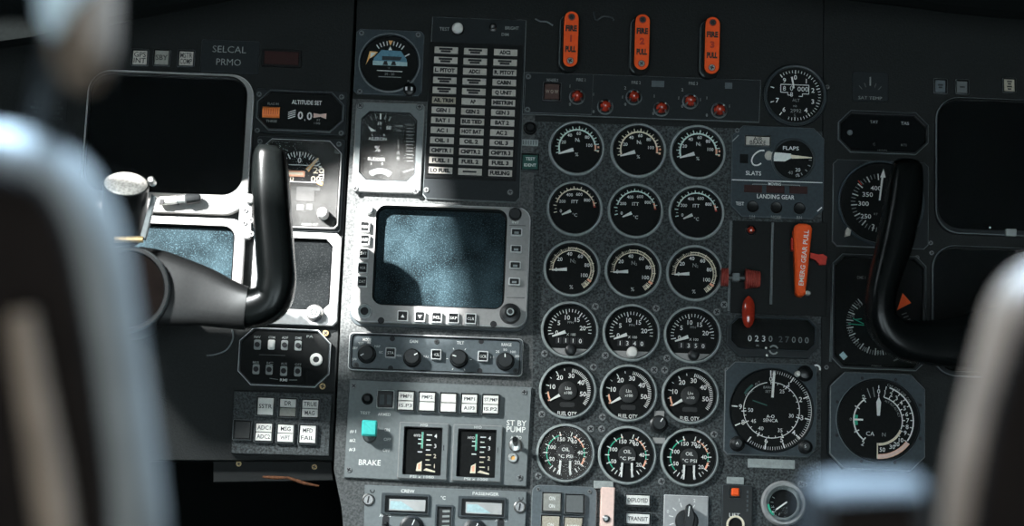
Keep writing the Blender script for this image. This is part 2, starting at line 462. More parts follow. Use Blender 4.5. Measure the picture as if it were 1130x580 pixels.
def glass_part(px, py, poly, z, mat='clear_glass', parent=None, name='glass'):
    m = MB(); m.plate(poly, z, z + 0.8, mat, 0.2); return m.build(name, parent)
# ================================================================== panels
HL, HC, HR = -0.012, 0.0, -0.006       # surface heights of the three panel boards
def board(name, label, pts, h, mat, th=14, ox=565, oy=290, bev=1.0):
    thing(name, label, 'panel', ox, oy, h - th * 0.001)
    m = MB(); p = [A(x, y, th) for x, y in pts]
    m.plate(p, 0, th, mat, bev, edge='edge_dim' if mat == 'light_crackle' else mat)
    m.build('board')
    return C.o
left_board = board('instrument_board', 'black board behind the two large screens and the left yoke', [(-160, 508), (367, 508), (393, -30), (-160, -30)], HL, 'dark_crackle', 12, 150, 300)
column_board = board('instrument_board', 'lighter grey board behind the large dusty screen and the brake plate', [(385, 640), (378, 560), (369.5, 518), (378, 330), (390.2, 109), (590.8, 117), (589, 230), (588, 640)], HC, 'light_crackle', 16, 480, 330)
top_board = board('instrument_board', 'top of grey board, blackened for glareshield shade, carrying the small attitude ball', [(390.3, 108), (393.5, 60), (396, -30), (592.5, -30), (591, 116)], HC, 'dark_crackle', 16, 480, 60)  # same board as the grey one; glareshield shade is put into its colour
center_board = board('instrument_board', 'grey crackle painted board carrying the eighteen round engine gauges', [(588.3, 640), (589.3, 230), (591.2, 134), (906.3, 145), (904, 640)], HC, 'grey_crackle', 16, 700, 330)
fire_board = board('instrument_board', 'top of gauge board, blackened for shade, behind the three orange fire handles', [(591.3, 133), (592.8, -30), (908, -30), (906.4, 144)], HC, 'dark_crackle', 16, 740, 60)  # upper part of the gauge board, painted dark for the shade up there
SCREWS_C = [(657, 338), (724, 340), (791, 344), (601, 390), (668, 392), (736, 395), (655, 405), (722, 408), (733.5, 408), (598, 457), (665, 460), (788, 479), (652, 473), (664, 473), (594, 525), (730, 531),
            (660, 272), (725, 274), (792, 276), (603, 322), (672, 325), (738.5, 328), (606, 256), (673, 258), (741, 260), (663, 204), (742, 194), (668, 193), (735, 204), (803, 409), (803, 498), (884, 534), (799, 336)]
C.o = center_board; C.M = center_board.matrix_world.copy(); C.I = C.M.inverted(); C.h = HC - 0.016; C.K = hit(700, 330, C.h)[1] / FPX
for i, (x, y) in enumerate(SCREWS_C):
    screw_part(x, y, 3.7, 16, 'screw_steel' if y > 330 else 'ring_dark')
right_board = board('instrument_board', 'dark board behind the airspeed dial and right hand screens', [(906, 640), (910.5, -30), (1290, -30), (1290, 640)], HR, 'dark_crackle', 12, 1050, 300)
for x, y in [(913, 96), (1012, 284), (1035, 98), (908, 284), (1027, 268), (1028, 279), (923, 269), (912, 405)]:
    screw_part(x, y, 2.4, 12, 'screw_steel', None)
# small flange and footwell below the left board
thing('panel_flange', 'narrow black flange with two brass screws under the push button block', 'flange', 305, 515, HL - 0.03)
m = MB(); p = [A(x, y, 12) for x, y in [(235, 532), (368, 530), (366, 509), (235, 506)]]; m.plate(p, 0, 12, 'black_paint', 0.8); m.build('flange_plate')
for x, y in ((263.5, 509.5 + 0), (347, 513)): screw_part(x, y + 2, 3.0, 12, 'brass', None)
thing('hydraulic_pipe', 'thin rust brown pipe under the black flange at lower left', 'pipe', 320, 530, HL - 0.012)
m = MB(); m.tube([(*A(290, 526, 2), 4), (*A(305, 527, 2), 5), (*A(318, 527, 2), 3), (*A(336, 533, 2), 4), (*A(352, 536, 2), 2)], [1.2, 2.0, 1.4, 2.0, 1.0], 'rust'); m.build('pipe_run')

# ================================================================== round engine gauges
COLW = ['left one of its row, under fire handle 1', 'middle one of its row, under fire handle 2', 'right one of its row, under fire handle 3']
def gauge_base(name, label, cat, px, py, r, group, ring='ring_grey', glass='clear_glass', hgt=6.0):
    thing(name, label, cat, px, py, HC, group)
    m = MB()
    m.lathe((0, 0), [(r, 0), (r, hgt - 1.4), (r - 1.2, hgt), (r - 2.6, hgt), (r - 3.6, hgt - 1.5), (r - 3.8, 1.0)], ring, 56, cap1=False,
            mats=['ring_dark', ring, ring, 'ring_dark', 'black_plastic'])
    m.build('bezel')
    g = MB(); g.lathe((0, 0), [(r - 3.3, hgt - 2.4), (r - 3.5, hgt - 1.9)], glass, 48, cap0=False); g.build('glass')
    d = MB(); d.disc((0, 0), r - 3.4, 1.0, 'dial_black', 48)
    return d
def needle(ang, r0, r1, w0, w1, mat='print_white', z=2.2, c=(0, 0), name='needle'):
    m = MB(); t = rad(ang); dx, dy = math.cos(t), math.sin(t)
    a = (c[0] + r0 * dx, c[1] + r0 * dy); b = (c[0] + r1 * dx, c[1] + r1 * dy)
    p = [(a[0] + dy * w0 / 2, a[1] - dx * w0 / 2), (b[0] + dy * w1 / 2, b[1] - dx * w1 / 2), (b[0] - dy * w1 / 2, b[1] + dx * w1 / 2), (a[0] - dy * w0 / 2, a[1] + dx * w0 / 2)]
    m.plate(p, z, z + 0.6, mat, 0.1); return m.build(name)
def nums(d, pairs, r, h, z=1.2, mat='print_white', c=(0, 0)):
    for t, a in pairs:
        d.text(t, c[0] + r * math.cos(rad(a)), c[1] + r * math.sin(rad(a)), h, z, mat, bold=0.012)
Z = 1.2
RINGS = {0: 'ring_dark'}
def n1(px, py, col, mint):
    d = gauge_base('turbine_speed_gauge', 'round black N1 percent gauge, ' + COLW[col], 'gauge', px, py, 31, 'N1 gauges')
    mm = 'print_mint' if mint else 'print_cream'
    f = lambda v: 197 - v * 1.86
    c = (0.8, 1.8)
    d.arc(c, 19.2, 20.9, f(0), f(100), Z, mm); d.arc(c, 19.2, 21.2, f(100), f(111), Z, 'salmon')
    d.ticks(c, 19.6, 24.2, [f(v) for v in range(0, 111, 10)], 1.0, Z + .02, mm)
    d.ticks(c, 19.6, 22.4, [f(v) for v in range(5, 100, 10)], 0.6, Z + .02, mm)
    d.arc(c, 22.4, 24.4, f(103), f(106), Z, 'salmon'); d.arc(c, 22.4, 24.4, f(109), f(112), Z, 'salmon')
    nums(d, [('20', f(20)), ('40', f(40)), ('60', f(60)), ('80', f(80))], 16.0, 3.5, c=c); nums(d, [('100', f(100) + 1)], 13.8, 3.5, c=c)
    d.text('N', 0.4, 10.3, 3.9, Z, 'print_white', bold=.012); d.text('1', 3.2, 9.2, 2.6, Z, 'print_white'); d.text('%', 0.5, -6.2, 3.8, Z, 'print_white')
    d.build('dial'); needle(198, 3.5, 20.5, 4.2, 1.4)
def itt(px, py, col, mint):
    d = gauge_base('turbine_temperature_gauge', 'round black ITT temperature gauge, ' + COLW[col], 'gauge', px, py, 31, 'ITT gauges')
    mm = 'print_mint' if mint else 'print_cream'
    f = lambda v: 195 - v * 0.2
    c = (0.6, 1.8)
    d.arc(c, 20.3, 21.7, f(150), f(850), Z, mm); d.arc(c, 20.3, 22.2, f(860), f(940), Z, 'salmon'); d.arc(c, 20.3, 22.6, f(945), f(960), Z, 'red_paint')
    d.ticks(c, 20.5, 24.2, [f(v) for v in range(0, 951, 100)], 1.0, Z + .02, mm)
    d.ticks(c, 20.5, 22.8, [f(v) for v in range(50, 901, 100)], 0.6, Z + .02, mm)
    nums(d, [('200', f(200)), ('400', f(400)), ('600', f(600)), ('800', f(800))], 15.8, 3.3, c=c); nums(d, [('0', f(0))], 16.2, 3.4, c=c)
    d.text('ITT', 0, 8.6, 3.6, Z, 'print_white', bold=.012); d.text('°C', 0.5, -6.4, 3.6, Z, 'print_white')
    d.build('dial'); needle(206, 4.5, 15.5, 3.6, 1.3)
def n2(px, py, col, mint):
    d = gauge_base('core_speed_gauge', 'round black N2 percent gauge, ' + COLW[col], 'gauge', px, py, 31.5, 'N2 gauges')
    f = lambda v: 183 - v * 2.07
    mm = 'print_cream'
    d.arc((0, 0), 20.6, 21.6, f(0), f(103), Z, mm); d.arc((0, 0), 23.4, 24.4, f(40), f(115), Z, mm)
    d.ticks((0, 0), 20.6, 25.0, [f(v) for v in range(0, 111, 10)], 0.94, Z + .02, mm)
    d.ticks((0, 0), 20.6, 24.2, [f(v) for v in range(2, 100, 2)], 0.39, Z + .02, mm)
    d.arc((0, 0), 20.2, 25.2, f(102), f(105), Z + .03, 'salmon'); d.ticks((0, 0), 19.5, 25.2, [f(v) for v in range(107, 116, 2)], 0.78, Z + .03, mm)
    nums(d, [('0', f(0)), ('20', f(20)), ('40', f(40)), ('60', f(60)), ('80', f(80))], 17.3, 4.0); nums(d, [('100', f(100))], 15.4, 4.0)
    d.text('N', 0, 9.5, 4.2, Z, 'print_dim', bold=.01); d.text('2', 3.3, 8.2, 2.8, Z, 'print_dim'); d.text('%', 0, -20, 4.2, Z, 'print_white')
    d.build('dial'); needle(185, 5.5, 22, 3.8, 1.4)
def ff(px, py, col, count, knob):
    d = gauge_base('fuel_flow_gauge', 'fuel flow gauge with counter reading ' + count + ', ' + COLW[col], 'gauge', px, py, 32, 'fuel flow gauges')
    d.flat([p for p in circ(0, 0, 28.5, 48) if p[1] < -17.5], 1.2, 'bezel_grey')
    f = lambda v: 192 - v * 9.0
    d.ticks((0, 0), 18.5, 24.0, [f(v) for v in range(0, 21, 5)], 1.09, Z, 'print_white'); d.ticks((0, 0), 20.5, 24.0, [f(v) for v in range(0, 23)], 0.70, Z, 'print_white')
    nums(d, [('0', f(0)), ('5', f(5)), ('10', f(10)), ('15', f(15)), ('20', f(20))], 14.6, 4.8)
    d.text('PPH', 0.5, 9, 2.6, Z, 'print_dim'); d.text('X 100', 1.5, -4.5, 2.8, Z, 'print_white')
    d.build('dial'); needle(201, 5, 20.5, 4.0, 1.6)
    m = MB()
    for i, ch in enumerate(count):
        x = -12.0 + 8.0 * i
        m.flat(rrect(x, -11.5, 6.4, 7), 1.3, 'print_dark'); m.text(ch, x, -11.5, 4.6, 1.5, 'print_white', bold=.01)
    m.build('counter')
    m = MB(); m.lathe((1.5, -22), [(6.2, 1.2), (6.2, 8), (5.0, 11), (3.0, 12)], knob, 24); m.build('reset_knob')
def fq(px, py, col):
    d = gauge_base('fuel_quantity_gauge', 'fuel quantity gauge marked FUEL QTY, ' + COLW[col], 'gauge', px, py, 32, 'fuel quantity gauges')
    f = lambda v: 211 - v * 4.42
    d.ticks((0, 0), 21.0, 25.2, [f(v) for v in range(10, 51, 10)], 1.01, Z, 'print_white')
    d.ticks((0, 0), 21.5, 25.2, [f(v) for v in range(30, 57)], 0.70, Z, 'print_white'); d.ticks((0, 0), 22.5, 25.0, [f(v) for v in (5, 15, 25)], 0.70, Z, 'print_white')
    d.arc((0, 0), 21.0, 22.8, f(1), f(6), Z, 'salmon'); d.seg(-21.5, -11.5, -17, -10.5, 1.4, Z, 'salmon')
    nums(d, [('10', f(10)), ('20', f(20)), ('30', f(30)), ('40', f(40)), ('50', f(50))], 17.2, 5.0)
    d.text('FUEL QTY', 0, -25.3, 4.2, Z, 'print_white', bold=.012, width=21)
    d.plate(rrect(0, -15.5, 17, 5.5, 2.4), 1.1, 1.6, 'hub_dark', 0.3)
    d.build('dial'); needle(211, 6, 22.5, 4.0, 1.4, z=1.8)
    m = MB(); m.lathe((0, 0), [(10.3, 1.0), (10.3, 2.6), (9.6, 3.0)], 'hub_dark', 32); m.text('Lbs', 0.2, 2.6, 3.2, 3.1, 'print_white'); m.text('x100', 0.2, -2.4, 3.0, 3.1, 'print_white'); m.build('hub')
def oil(px, py, col, haze):
    d = gauge_base('oil_gauge', 'oil temperature and pressure gauge, ' + COLW[col], 'gauge', px, py, 32.5, 'oil gauges', glass='hazy_glass' if haze else 'clear_glass')
    L = {150: 107, 100: 157, 50: 203, 0: 250}
    d.arc((0, 0), 20.2, 21.4, 110, 222, Z, 'green_paint'); d.arc((0, 0), 20.2, 21.6, 104, 110, Z, 'salmon')
    d.arc((0, 0), 20.0, 21.4, 56, 66, Z, 'salmon'); d.arc((0, 0), 20.2, 21.6, 20, 52, Z, 'salmon'); d.arc((0, 0), 20.2, 21.4, -10, 18, Z, 'green_paint'); d.arc((0, 0), 20.2, 22.2, -34, -12, Z, 'salmon')
    d.ticks((0, 0), 19.5, 24.5, list(L.values()) + [128, 180, 226, 238], 1.01, Z + .02, 'print_white')
    d.ticks((0, 0), 19.5, 24.5, [74, 60, 38, 4, -34, -56, -72], 1.01, Z + .02, 'print_white'); d.ticks((0, 0), 20.5, 23.5, [48, 28, 16, -8, -20, -46], 0.62, Z + .02, 'print_white')
    nums(d, [('150', 108), ('100', 157), ('50', 205), ('0', 247), ('70', 73), ('60', 55), ('40', 5), ('20', -36), ('0', -70)], 16.2, 4.2)
    d.build('dial')
    needle(268, 8, 24, 2.6, 1.6, c=(-5, 0)); needle(272, 8, 24, 2.6, 1.6, c=(5, 0))
    m = MB(); m.lathe((0, 0.5), [(9.8, 1.0), (9.8, 2.8), (9.2, 3.2)], 'hub_dark', 32); m.text('OIL', 0, 4.2, 3.8, 3.3, 'print_white', bold=.01); m.text('°C PSI', 0.2, -3.4, 3.4, 3.3, 'print_white', bold=.01, width=16); m.build('hub')
for c_, (x, y) in enumerate([(636, 164.5), (704, 167), (769.5, 169)]): n1(x, y, c_, c_ != 1)
for c_, (x, y) in enumerate([(634, 231), (701, 233.5), (768, 235.5)]): itt(x, y, c_, c_ != 0)
for c_, (x, y) in enumerate([(631, 297), (698.5, 299.5), (766, 302)]): n2(x, y, c_, 0)
for c_, (x, y, t, k) in enumerate([(628.7, 364.5, '1110', 'knob_black'), (696.5, 367.5, '1340', 'lamp_white'), (764, 370, '1350', 'knob_black')]): ff(x, y, c_, t, k)
for c_, (x, y) in enumerate([(626.5, 431), (693.5, 434), (761.5, 436.5)]): fq(x, y, c_)
for c_, (x, y) in enumerate([(624, 500), (692, 502.5), (760.5, 505)]): oil(x, y, c_, c_ == 0)

# selector knob between the fuel quantity and oil gauges
thing('rotary_switch', 'small black knob between two grey plates beside right fuel quantity gauge', 'knob', 727, 468, HC)
m = MB()
for x, y, w in ((727.5, 456.5, 11), (727, 486, 14)):
    c = A(x, y); m.plate(rrect(c[0], c[1], w, 6.5, 0.5, 2), 0, 1.2, 'bezel_grey', 0.3)
m.build('placard')
knob_part(727, 468, 8.0, 15, 0)

# ================================================================== centre column of instruments
# ---- standby attitude indicator
thing('attitude_indicator', 'small round attitude ball with blue sky half, top of the centre column', 'gauge', 429.5, 70, HC)
m = MB(); m.frame(octo(0, 0, 75, 74, 4), [(x, y) for x, y in octo(0.5, -1, 62, 62, 18)], 0, 5, 'case_blue', 0.8, zin=1, edge='case_grey', floor='dial_black'); m.build('case')
m = MB(); m.lathe((0.5, -1), [(34, 5), (34, 7.2), (32.6, 7.8), (31.6, 7.2), (31.0, 2)], 'case_blue', 48, cap1=False, mats=['case_blue', 'edge_dim', 'case_blue', 'black_plastic']); m.build('bezel')
m = MB(); c = (0.5, -1)
m.disc(c, 31.2, 2.0, 'dial_black', 44)
m.flat([(-18, -2), (20, -2), (19, 5), (12.5, 14), (-9, 14.5), (-17, 5)], 2.2, 'sky_cyan'); m.flat([(-18, -3), (20, -3), (20, 1.5), (-18, 2)], 2.3, 'sky_pale')
m.flat([(-8, 3), (12, 3), (14, 7.4), (-8, 7.6)], 2.35, 'case_blue'); m.text('-------', 2, 5.4, 3.2, 2.4, 'print_dark')
for x in (-4, 5): m.flat([(x - 3, -2.6), (x + 3, -2.6), (x + 1.5, 2), (x - 1.5, 2)], 2.4, 'print_dark')
m.ticks(c, 21, 26, [54, 63, 72, 81, 99, 108, 117, 126], 1.0, 2.3, 'print_white'); m.flat([(-2, 25.5), (3, 25.5), (0.5, 19.5)], 2.4, 'amber'); m.flat([(-1.6, 14.5), (2.6, 14.5), (0.5, 19)], 2.4, 'print_white')
m.flat([(-22, 12.5), (-13, 12), (-17, 7), (-22, 4), (-26, -4), (-25, -1)], 2.4, 'amber'); m.flat([(-21, 11), (-15, 11), (-21, 4.5)], 2.45, 'print_white')
m.seg(17, 8, 22, 11, 1.2, 2.4, 'print_white')
m.seg(-13, -9, 15, -9.4, 0.9, 2.3, 'print_white'); m.seg(-11, -16, 14, -16, 0.9, 2.3, 'print_dim'); m.text('20 - 20', 1, -12.6, 2.6, 2.3, 'print_dim'); m.text('10', 0, -5.8, 1.8, 2.3, 'print_dim')
m.build('ball')
m = MB(); m.lathe(c, [(31.3, 5.0), (31.1, 5.6)], 'clear_glass', 44); m.build('glass')
for x, y in ((399, 36.5), (461.5, 38.5), (397, 101)): screw_part(x, y, 2.7, 5, 'edge_dim')
m = MB(); q = A(452, 99, 6); m.lathe(q, [(7, 5), (7, 9), (6, 10), (4, 10.5)], 'black_plastic', 24); m.seg(q[0] - 3.5, q[1] - 2, q[0] - 3.5, q[1] + 2, 2, 10.7, 'print_white'); m.seg(q[0] + 2.5, q[1] - 2, q[0] + 2.5, q[1] + 2, 2, 10.7, 'print_white'); m.text('PULL', q[0] + 1, q[1] + 10, 2.4, 5.2, 'print_dim'); m.build('caging_knob')
# ---- trim indicator
thing('trim_indicator', 'upright grey framed trim indicator marked AILERON and RUDDER', 'gauge', 429, 164, HC)
m = MB(); m.frame(octo(0, 0, 76, 101, 3), octo(-0.5, 1.2, 60, 76, 8), 0, 7, 'plate_grey', 0.9, zin=1.2, edge='bezel_grey', inner='case_dark', floor='dial_black'); m.build('case')
m = MB(); z = 1.5
legend(m, 'AILERON', 416.5, 153, 3.6, z, width=20); legend(m, 'RUDDER', 415.5, 175.5, 3.6, z, width=19); legend(m, '%', 416.5, 164, 6.5, z, 'print_white')
legend(m, 'L', 411, 148.5, 2.4, z); legend(m, 'R', 424, 149, 2.4, z); legend(m, 'L', 410, 180, 2.4, z); legend(m, 'R', 422, 180.5, 2.4, z)
legend(m, '10', 419, 136, 3.2, z); legend(m, '50', 429, 141, 3.6, z); legend(m, 'NOSE', 440.5, 139, 2.2, z, 'print_dim'); legend(m, 'DN', 440, 144, 2.2, z, 'print_dim')
for i, ch in enumerate('STAB'): legend(m, ch, 439.5, 156 + i * 6.2, 4.0, z, 'print_dim')
a = A(419, 148, z); m.ticks(a, 18, 23, [60, 75, 90, 105, 120], 0.9, z, 'print_dim'); m.ticks(a, 17, 24, [90], 1.6, z, 'print_white')
for i in range(12):
    p = A(452 + (i % 2) * 0.5, 138 + i * 3.6, z); m.seg(p[0] - 4, p[1], p[0] + 3.5, p[1], 0.7, z, 'print_dim')
m.flat([A(406, 139, z), A(415, 144.5, z), A(409.5, 145, z)], z + .1, 'print_white')
m.seg(*A(445, 190, z), *A(457, 186, z), 1.0, z, 'print_dim'); m.arc(A(419, 205, z), 14, 20, 50, 130, z, 'print_dim')
m.build('dial')
glass_part(0, 0, octo(-0.5, 1.2, 60.4, 76.4, 8), 5.0, 'smudged_glass')
for x, y in ((397.5, 116.5), (463, 118), (392, 208), (459, 211)): screw_part(x, y, 3.0, 7)
# ---- warning annunciator panel
thing('warning_annunciator', 'upright grey panel of small cream warning captions in three columns', 'annunciator', 521, 126, HC)
m = MB(); pp = [A(x, y, 4) for x, y in [(466, 214), (470, 219), (569, 223.5), (574, 218), (581, 22), (477, 18)]]
m.plate(pp, 0, 4, 'plate_grey' if False else 'case_grey', 1.0, edge='edge_dim', top='case_dark'); pm = m
m = MB(); pp = [A(x, y, 5) for x, y in [(469, 196), (569, 199.5), (578, 50), (474.5, 46)]]; m.plate(pp, 4, 5.2, 'black_plastic', 0.4); m.build('lamp_bed')
ROWS = [('#', '#', 'ADC2'), ('#', '#', '#'), ('L. PITOT', 'ADC1', 'R. PITOT'), ('#', '#', 'CABIN'), ('#', '#', 'Q UNIT'), ('AIL TRIM', 'AP', 'MISTRIM'), ('GEN 1', 'GEN 2', 'GEN 3'), ('BAT 1', 'BUS TIED', 'BAT 2'),
        ('AC 1', 'HOT BAT', 'AC 2'), ('OIL 1', 'OIL 2', 'OIL 3'), ('CMPTR 1', 'CMPTR 2', 'CMPTR 3'), ('FUEL 1', 'FUEL 2', 'FUEL 3'), ('LO FUEL', '-', 'FUELING')]
for i, row in enumerate(ROWS):
    for j, t in enumerate(row):
        x0, y0 = ((492, 55.5), (524.5, 57), (557.5, 58))[j]; x1, y1 = ((485.7, 188), (518.2, 189.5), (551.5, 191))[j]
        x, y = x0 + (x1 - x0) * i / 12, y0 + (y1 - y0) * i / 12
        c = A(x, y, 6); m = MB()
        m.plate(rrect(c[0], c[1], 28.6, 9.4, 0.5, 2), 5.2, 6.2, 'black_plastic', 0.3)
        m.plate(rrect(c[0] + 0.5, c[1], 26.0, 7.4, 0.4, 2), 6.2, 6.7, 'lamp_tan' if (i == 5 and j == 0) else 'lamp_cream', 0.2)
        if t == '#':
            m.flat(rrect(c[0], c[1] + 1.4, 15, 2.5), 6.8, 'print_dark'); m.flat(rrect(c[0], c[1] - 1.4, 11, 2.4), 6.8, 'print_dark')
        elif t == '-': m.flat(rrect(c[0], c[1], 15, 2), 6.8, 'print_dark')
        else: m.text(t, c[0], c[1], 4.0, 6.8, 'print_dark', bold=.06, width=min(22, len(t) * 3.1))
        m.build('caption_lamp')
m = pm; legend(m, 'TEST', 490.5, 32, 3.8, 4.2, 'print_dim', width=11); legend(m, 'BRIGHT', 565, 31, 3.6, 4.2, 'print_dim', width=15); legend(m, 'DIM', 557.5, 38, 3.2, 4.2, 'print_dim'); m.build('plate')
m = MB(); c = A(505, 32, 6); m.lathe(c, [(7.4, 4), (7.4, 6), (6.0, 7), (6.0, 11), (4.0, 13)], 'lamp_white', 26, mats=['black_plastic', 'black_plastic', 'lamp_white', 'lamp_white']); m.build('test_button')
m = MB(); c = A(544, 30, 6); m.lathe(c, [(4.5, 4), (4.5, 6), (2.5, 6.5), (2.5, 10), (1.2, 11)], 'steel', 20, mats=['black_plastic', 'black_plastic', 'knob_black', 'steel']); m.build('dimmer_switch')
for x, y in ((470.5, 209.5), (563, 212)): screw_part(x, y, 2.8, 4)

# ---- multi function display
thing('multifunction_display', 'large grey framed screen with square keys around a dusty blue lit glass', 'screen', 487, 294, HC)
m = MB()
m.plate(rrect(0, -1, 196, 138, 14), 0, 2, 'ring_dark', 0.6)
m.frame(rrect(0, 0, 193, 134, 14), rrect(-1.5, 8.0, 142, 109, 10), 2, 15, 'bezel_grey', 1.3, zin=2.2, edge='edge_light', inner='black_plastic'); pm = m
m = MB(); m.plate(rrect(-1.5, 8.0, 141.6, 108.6, 10), 2.2, 4.2, 'dusty_screen', 0.8); m.build('screen')
def key(px, py, t, w=11.5, h=11.5, z=15.0, arrow=0, hgt=4.5, dark=True):
    c = A(px, py, z); m = MB()
    m.frame(rrect(c[0], c[1], w, h, 1.0, 2), rrect(c[0], c[1], w - 3.2, h - 3.2, 0.4, 2), z, z + hgt, 'edge_light', 0.4, zin=z + 3.4, inner='black_plastic', floor='black_plastic')
    if arrow: m.flat([(c[0] - 2, c[1] - 1.6 * arrow), (c[0] + 2, c[1] - 1.6 * arrow), (c[0], c[1] + 2 * arrow)][::arrow], z + 3.6, 'print_white')
    elif t: m.text(t, c[0], c[1], 3.0, z + 3.6, 'print_white', width=min(w - 4.5, len(t) * 2.6))
    return m.build('key')
for (x, y), t in zip([(403, 250.5), (403, 265), (401.5, 280), (400.5, 296), (400, 311)], ['PLAN', 'MAP', 'SAT', 'VOR', 'DAT']): key(x, y, t, 11, 12)
for (x, y), t, a in zip([(444.5, 349), (463.5, 349.5), (482, 350.5), (500.5, 351.2), (519.5, 352)], ['', '', 'RCL', 'SKP', 'CLR'], [1, -1, 0, 0, 0]): key(x, y, t, 12, 12, arrow=a)
for x, y in [(570, 256.5), (569.5, 275), (568.5, 293), (567.5, 311)]:
    o = key(x, y, '', 12.5, 8.5)
    m = MB(); c = A(x, y, 19); m.plate(rrect(c[0], c[1], 5, 2.4), 18.4, 19.2, 'ring_grey', 0.2); m.build('key_bar', o)
m = MB(); c = A(407, 231.5, 15); m.lathe(c, [(5.5, 15), (5.5, 19), (4, 21)], 'edge_light', 24); m.build('corner_knob')
m = MB(); c = A(568.5, 237, 15); m.lathe(c, [(7, 15), (7, 21), (5.5, 23)], 'knob_black', 24); m.build('corner_knob')
m = pm; legend(m, 'INT', 569, 245, 3.0, 15.1, width=8); a, b = A(562, 248.5, 15), A(580, 249, 15); m.seg(*a, *b, 0.6, 15.1, 'print_dark'); a, b = A(559, 328, 15), A(579, 328.5, 15); m.seg(*a, *b, 0.6, 15.1, 'print_dark'); a, b = A(397, 243, 15), A(414, 243, 15); m.seg(*a, *b, 0.6, 15.1, 'print_dark'); m.build('bezel')
m = MB(); c = A(402.3, 343.5, 15); m.lathe(c, [(8, 15), (8, 17.5), (7, 18.3), (4.4, 18.3), (4.0, 16)], 'ring_grey', 28, capmat='print_dark', mats=['edge_light', 'edge_light', 'ring_grey', 'print_dark']); m.build('jack')
m = MB(); c = A(563, 346, 15); m.lathe(c, [(11.5, 15), (11.5, 16), (10.5, 20), (10.0, 24), (6, 25), (4.6, 29), (3.8, 29.8)], 'knob_black', 32, capmat='knob_black'); m.arc(c, 2.6, 4.0, 0, 360, 30.0, 'ring_grey', 24); m.build('dual_knob')
for x, y in [(420.5, 353.5), (544.5, 357.5)]:
    m = MB(); c = A(x, y, 15); m.lathe(c, [(3.6, 15), (3.6, 15.6), (2.6, 15.7)], 'print_dark', 20); m.build('mounting_bolt')

# ---- radar control panel
thing('radar_controller', 'long grey control strip with four black knobs under the large dusty screen', 'control panel', 481, 391.7, HC)
m = MB(); m.frame(rrect(0, 0, 192, 42, 5), rrect(0, 0, 184, 36.5, 4), 0, 8, 'ring_dark', 0.9, zin=5.5, edge='edge_light', inner='black_plastic', floor='case_grey'); m.build('plate')
m = MB(); z = 5.7
for t, x, y, w in (('MODE', 405, 374.5, 9), ('GAIN', 456.5, 376.5, 9), ('TILT', 508, 378, 8), ('RANGE', 559, 380, 11)): legend(m, t, x, y, 3.2, z, width=w)
for x, y, ts in ((405, 391, [('OFF', 205), ('SBY', 150), ('TST', 118), ('WX', 84), ('MAP', 45), ('GC', 14)]), (455, 395, [('MIN', 170), ('MAX', 10)]), (557.5, 399, [('10', 160), ('25', 125), ('50', 92), ('100', 58), ('200', 30)])):
    c = A(x, y, z)
    for t, a in ts: m.text(t, c[0] + 15.5 * math.cos(rad(a)), c[1] + 13.5 * math.sin(rad(a)), 2.5, z, 'print_white', width=len(t) * 2.0)
c = A(506.5, 396, z); m.ticks(c, 12, 14, [60, 120, 180, 0, 240, 300], 0.7, z, 'print_white')
m.build('lettering')
for x, y, a in ((405, 391, 210), (455, 395, 30), (506.5, 396, 165), (557.5, 399, 95)):
    m = MB(); c = A(x, y, 6); t = rad(a)
    m.lathe(c, [(10.2, 5.5), (10.2, 8), (9.0, 9), (8.6, 21), (7.4, 22.5)], 'knob_black', 32)
    for k in range(8):
        tk = 2 * PI * k / 8; m.seg(c[0] + 7.4 * math.cos(tk), c[1] + 7.4 * math.sin(tk), c[0] + 8.6 * math.cos(tk), c[1] + 8.6 * math.sin(tk), 1.4, 21.4, 'black_plastic')
    m.seg(c[0] + 3.0 * math.cos(t), c[1] + 3.0 * math.sin(t), c[0] + 7 * math.cos(t), c[1] + 7 * math.sin(t), 1.2, 22.7, 'print_white'); m.build('knob')
for (x, y), t in zip(((433 - 1.8, 389.5), (481.5, 391.5), (533, 393.5)), ('STAB', 'HOLD', 'GCR')): key(x, y, t[:3], 11.5, 11.5, z=5.5, hgt=6)
for x, y in ((393, 402.5), (482, 377), (569, 409)): screw_part(x, y, 2.4, 5.5, 'screw_dark')
for x, y in ((433, 373.5), (431, 406), (531, 376.5), (529.5, 409)):
    m = MB(); c = A(x, y, 5.5); m.lathe(c, [(2.9, 5.5), (2.9, 6.1), (1.8, 6.2)], 'print_dark', 18); m.build('mounting_bolt')

# ---- brake and hydraulic panel
thing('brake_console', 'light grey plate marked BRAKE with a square turquoise handle and two gauges', 'control panel', 483.3, 477, HC)
m = MB(); pp = [A(x, y, 5) for x, y in [(379.5, 526.5), (581, 536.5), (587, 427), (385.5, 418)]]
m.plate(pp, 0, 5, 'plate_grey', 0.8, edge='edge_dim'); m.build('plate')
m = MB(); z = 5.15
for t, x, y, h, w in (('TEST', 403, 455.3, 3.0, 11), ('ARMED', 424, 457, 3.0, 14), ('#1', 389.5, 475.5, 3.4, 7), ('#2', 389, 485.5, 3.4, 7), ('#3', 388.5, 495.5, 3.4, 7), ('OFF', 426.5, 496.5, 3.4, 8), ('ON', 427, 474, 3.2, 6), ('OFF', 427.5, 484.5, 3.2, 8),
                      ('BRAKE', 408, 510, 6.0, 24), ('ST BY', 570, 466.5, 6.0, 22), ('PUMP', 569.5, 473.5, 6.0, 21), ('AUTO', 569.5, 482.5, 3.4, 12)):
    legend(m, t, x, y, h, z, width=w)
m.build('lettering')
for x, y in ((390.5, 425.5), (578.5, 432.5), (385, 518), (573.5, 526.5)): screw_part(x, y, 3.3, 5, 'screw_steel', None)
m = MB(); c = A(405.5, 440, 5); m.lathe(c, [(6.4, 5), (6.4, 6), (5.2, 7), (5.2, 10), (3.0, 12.5)], 'black_plastic', 26); m.build('test_button')
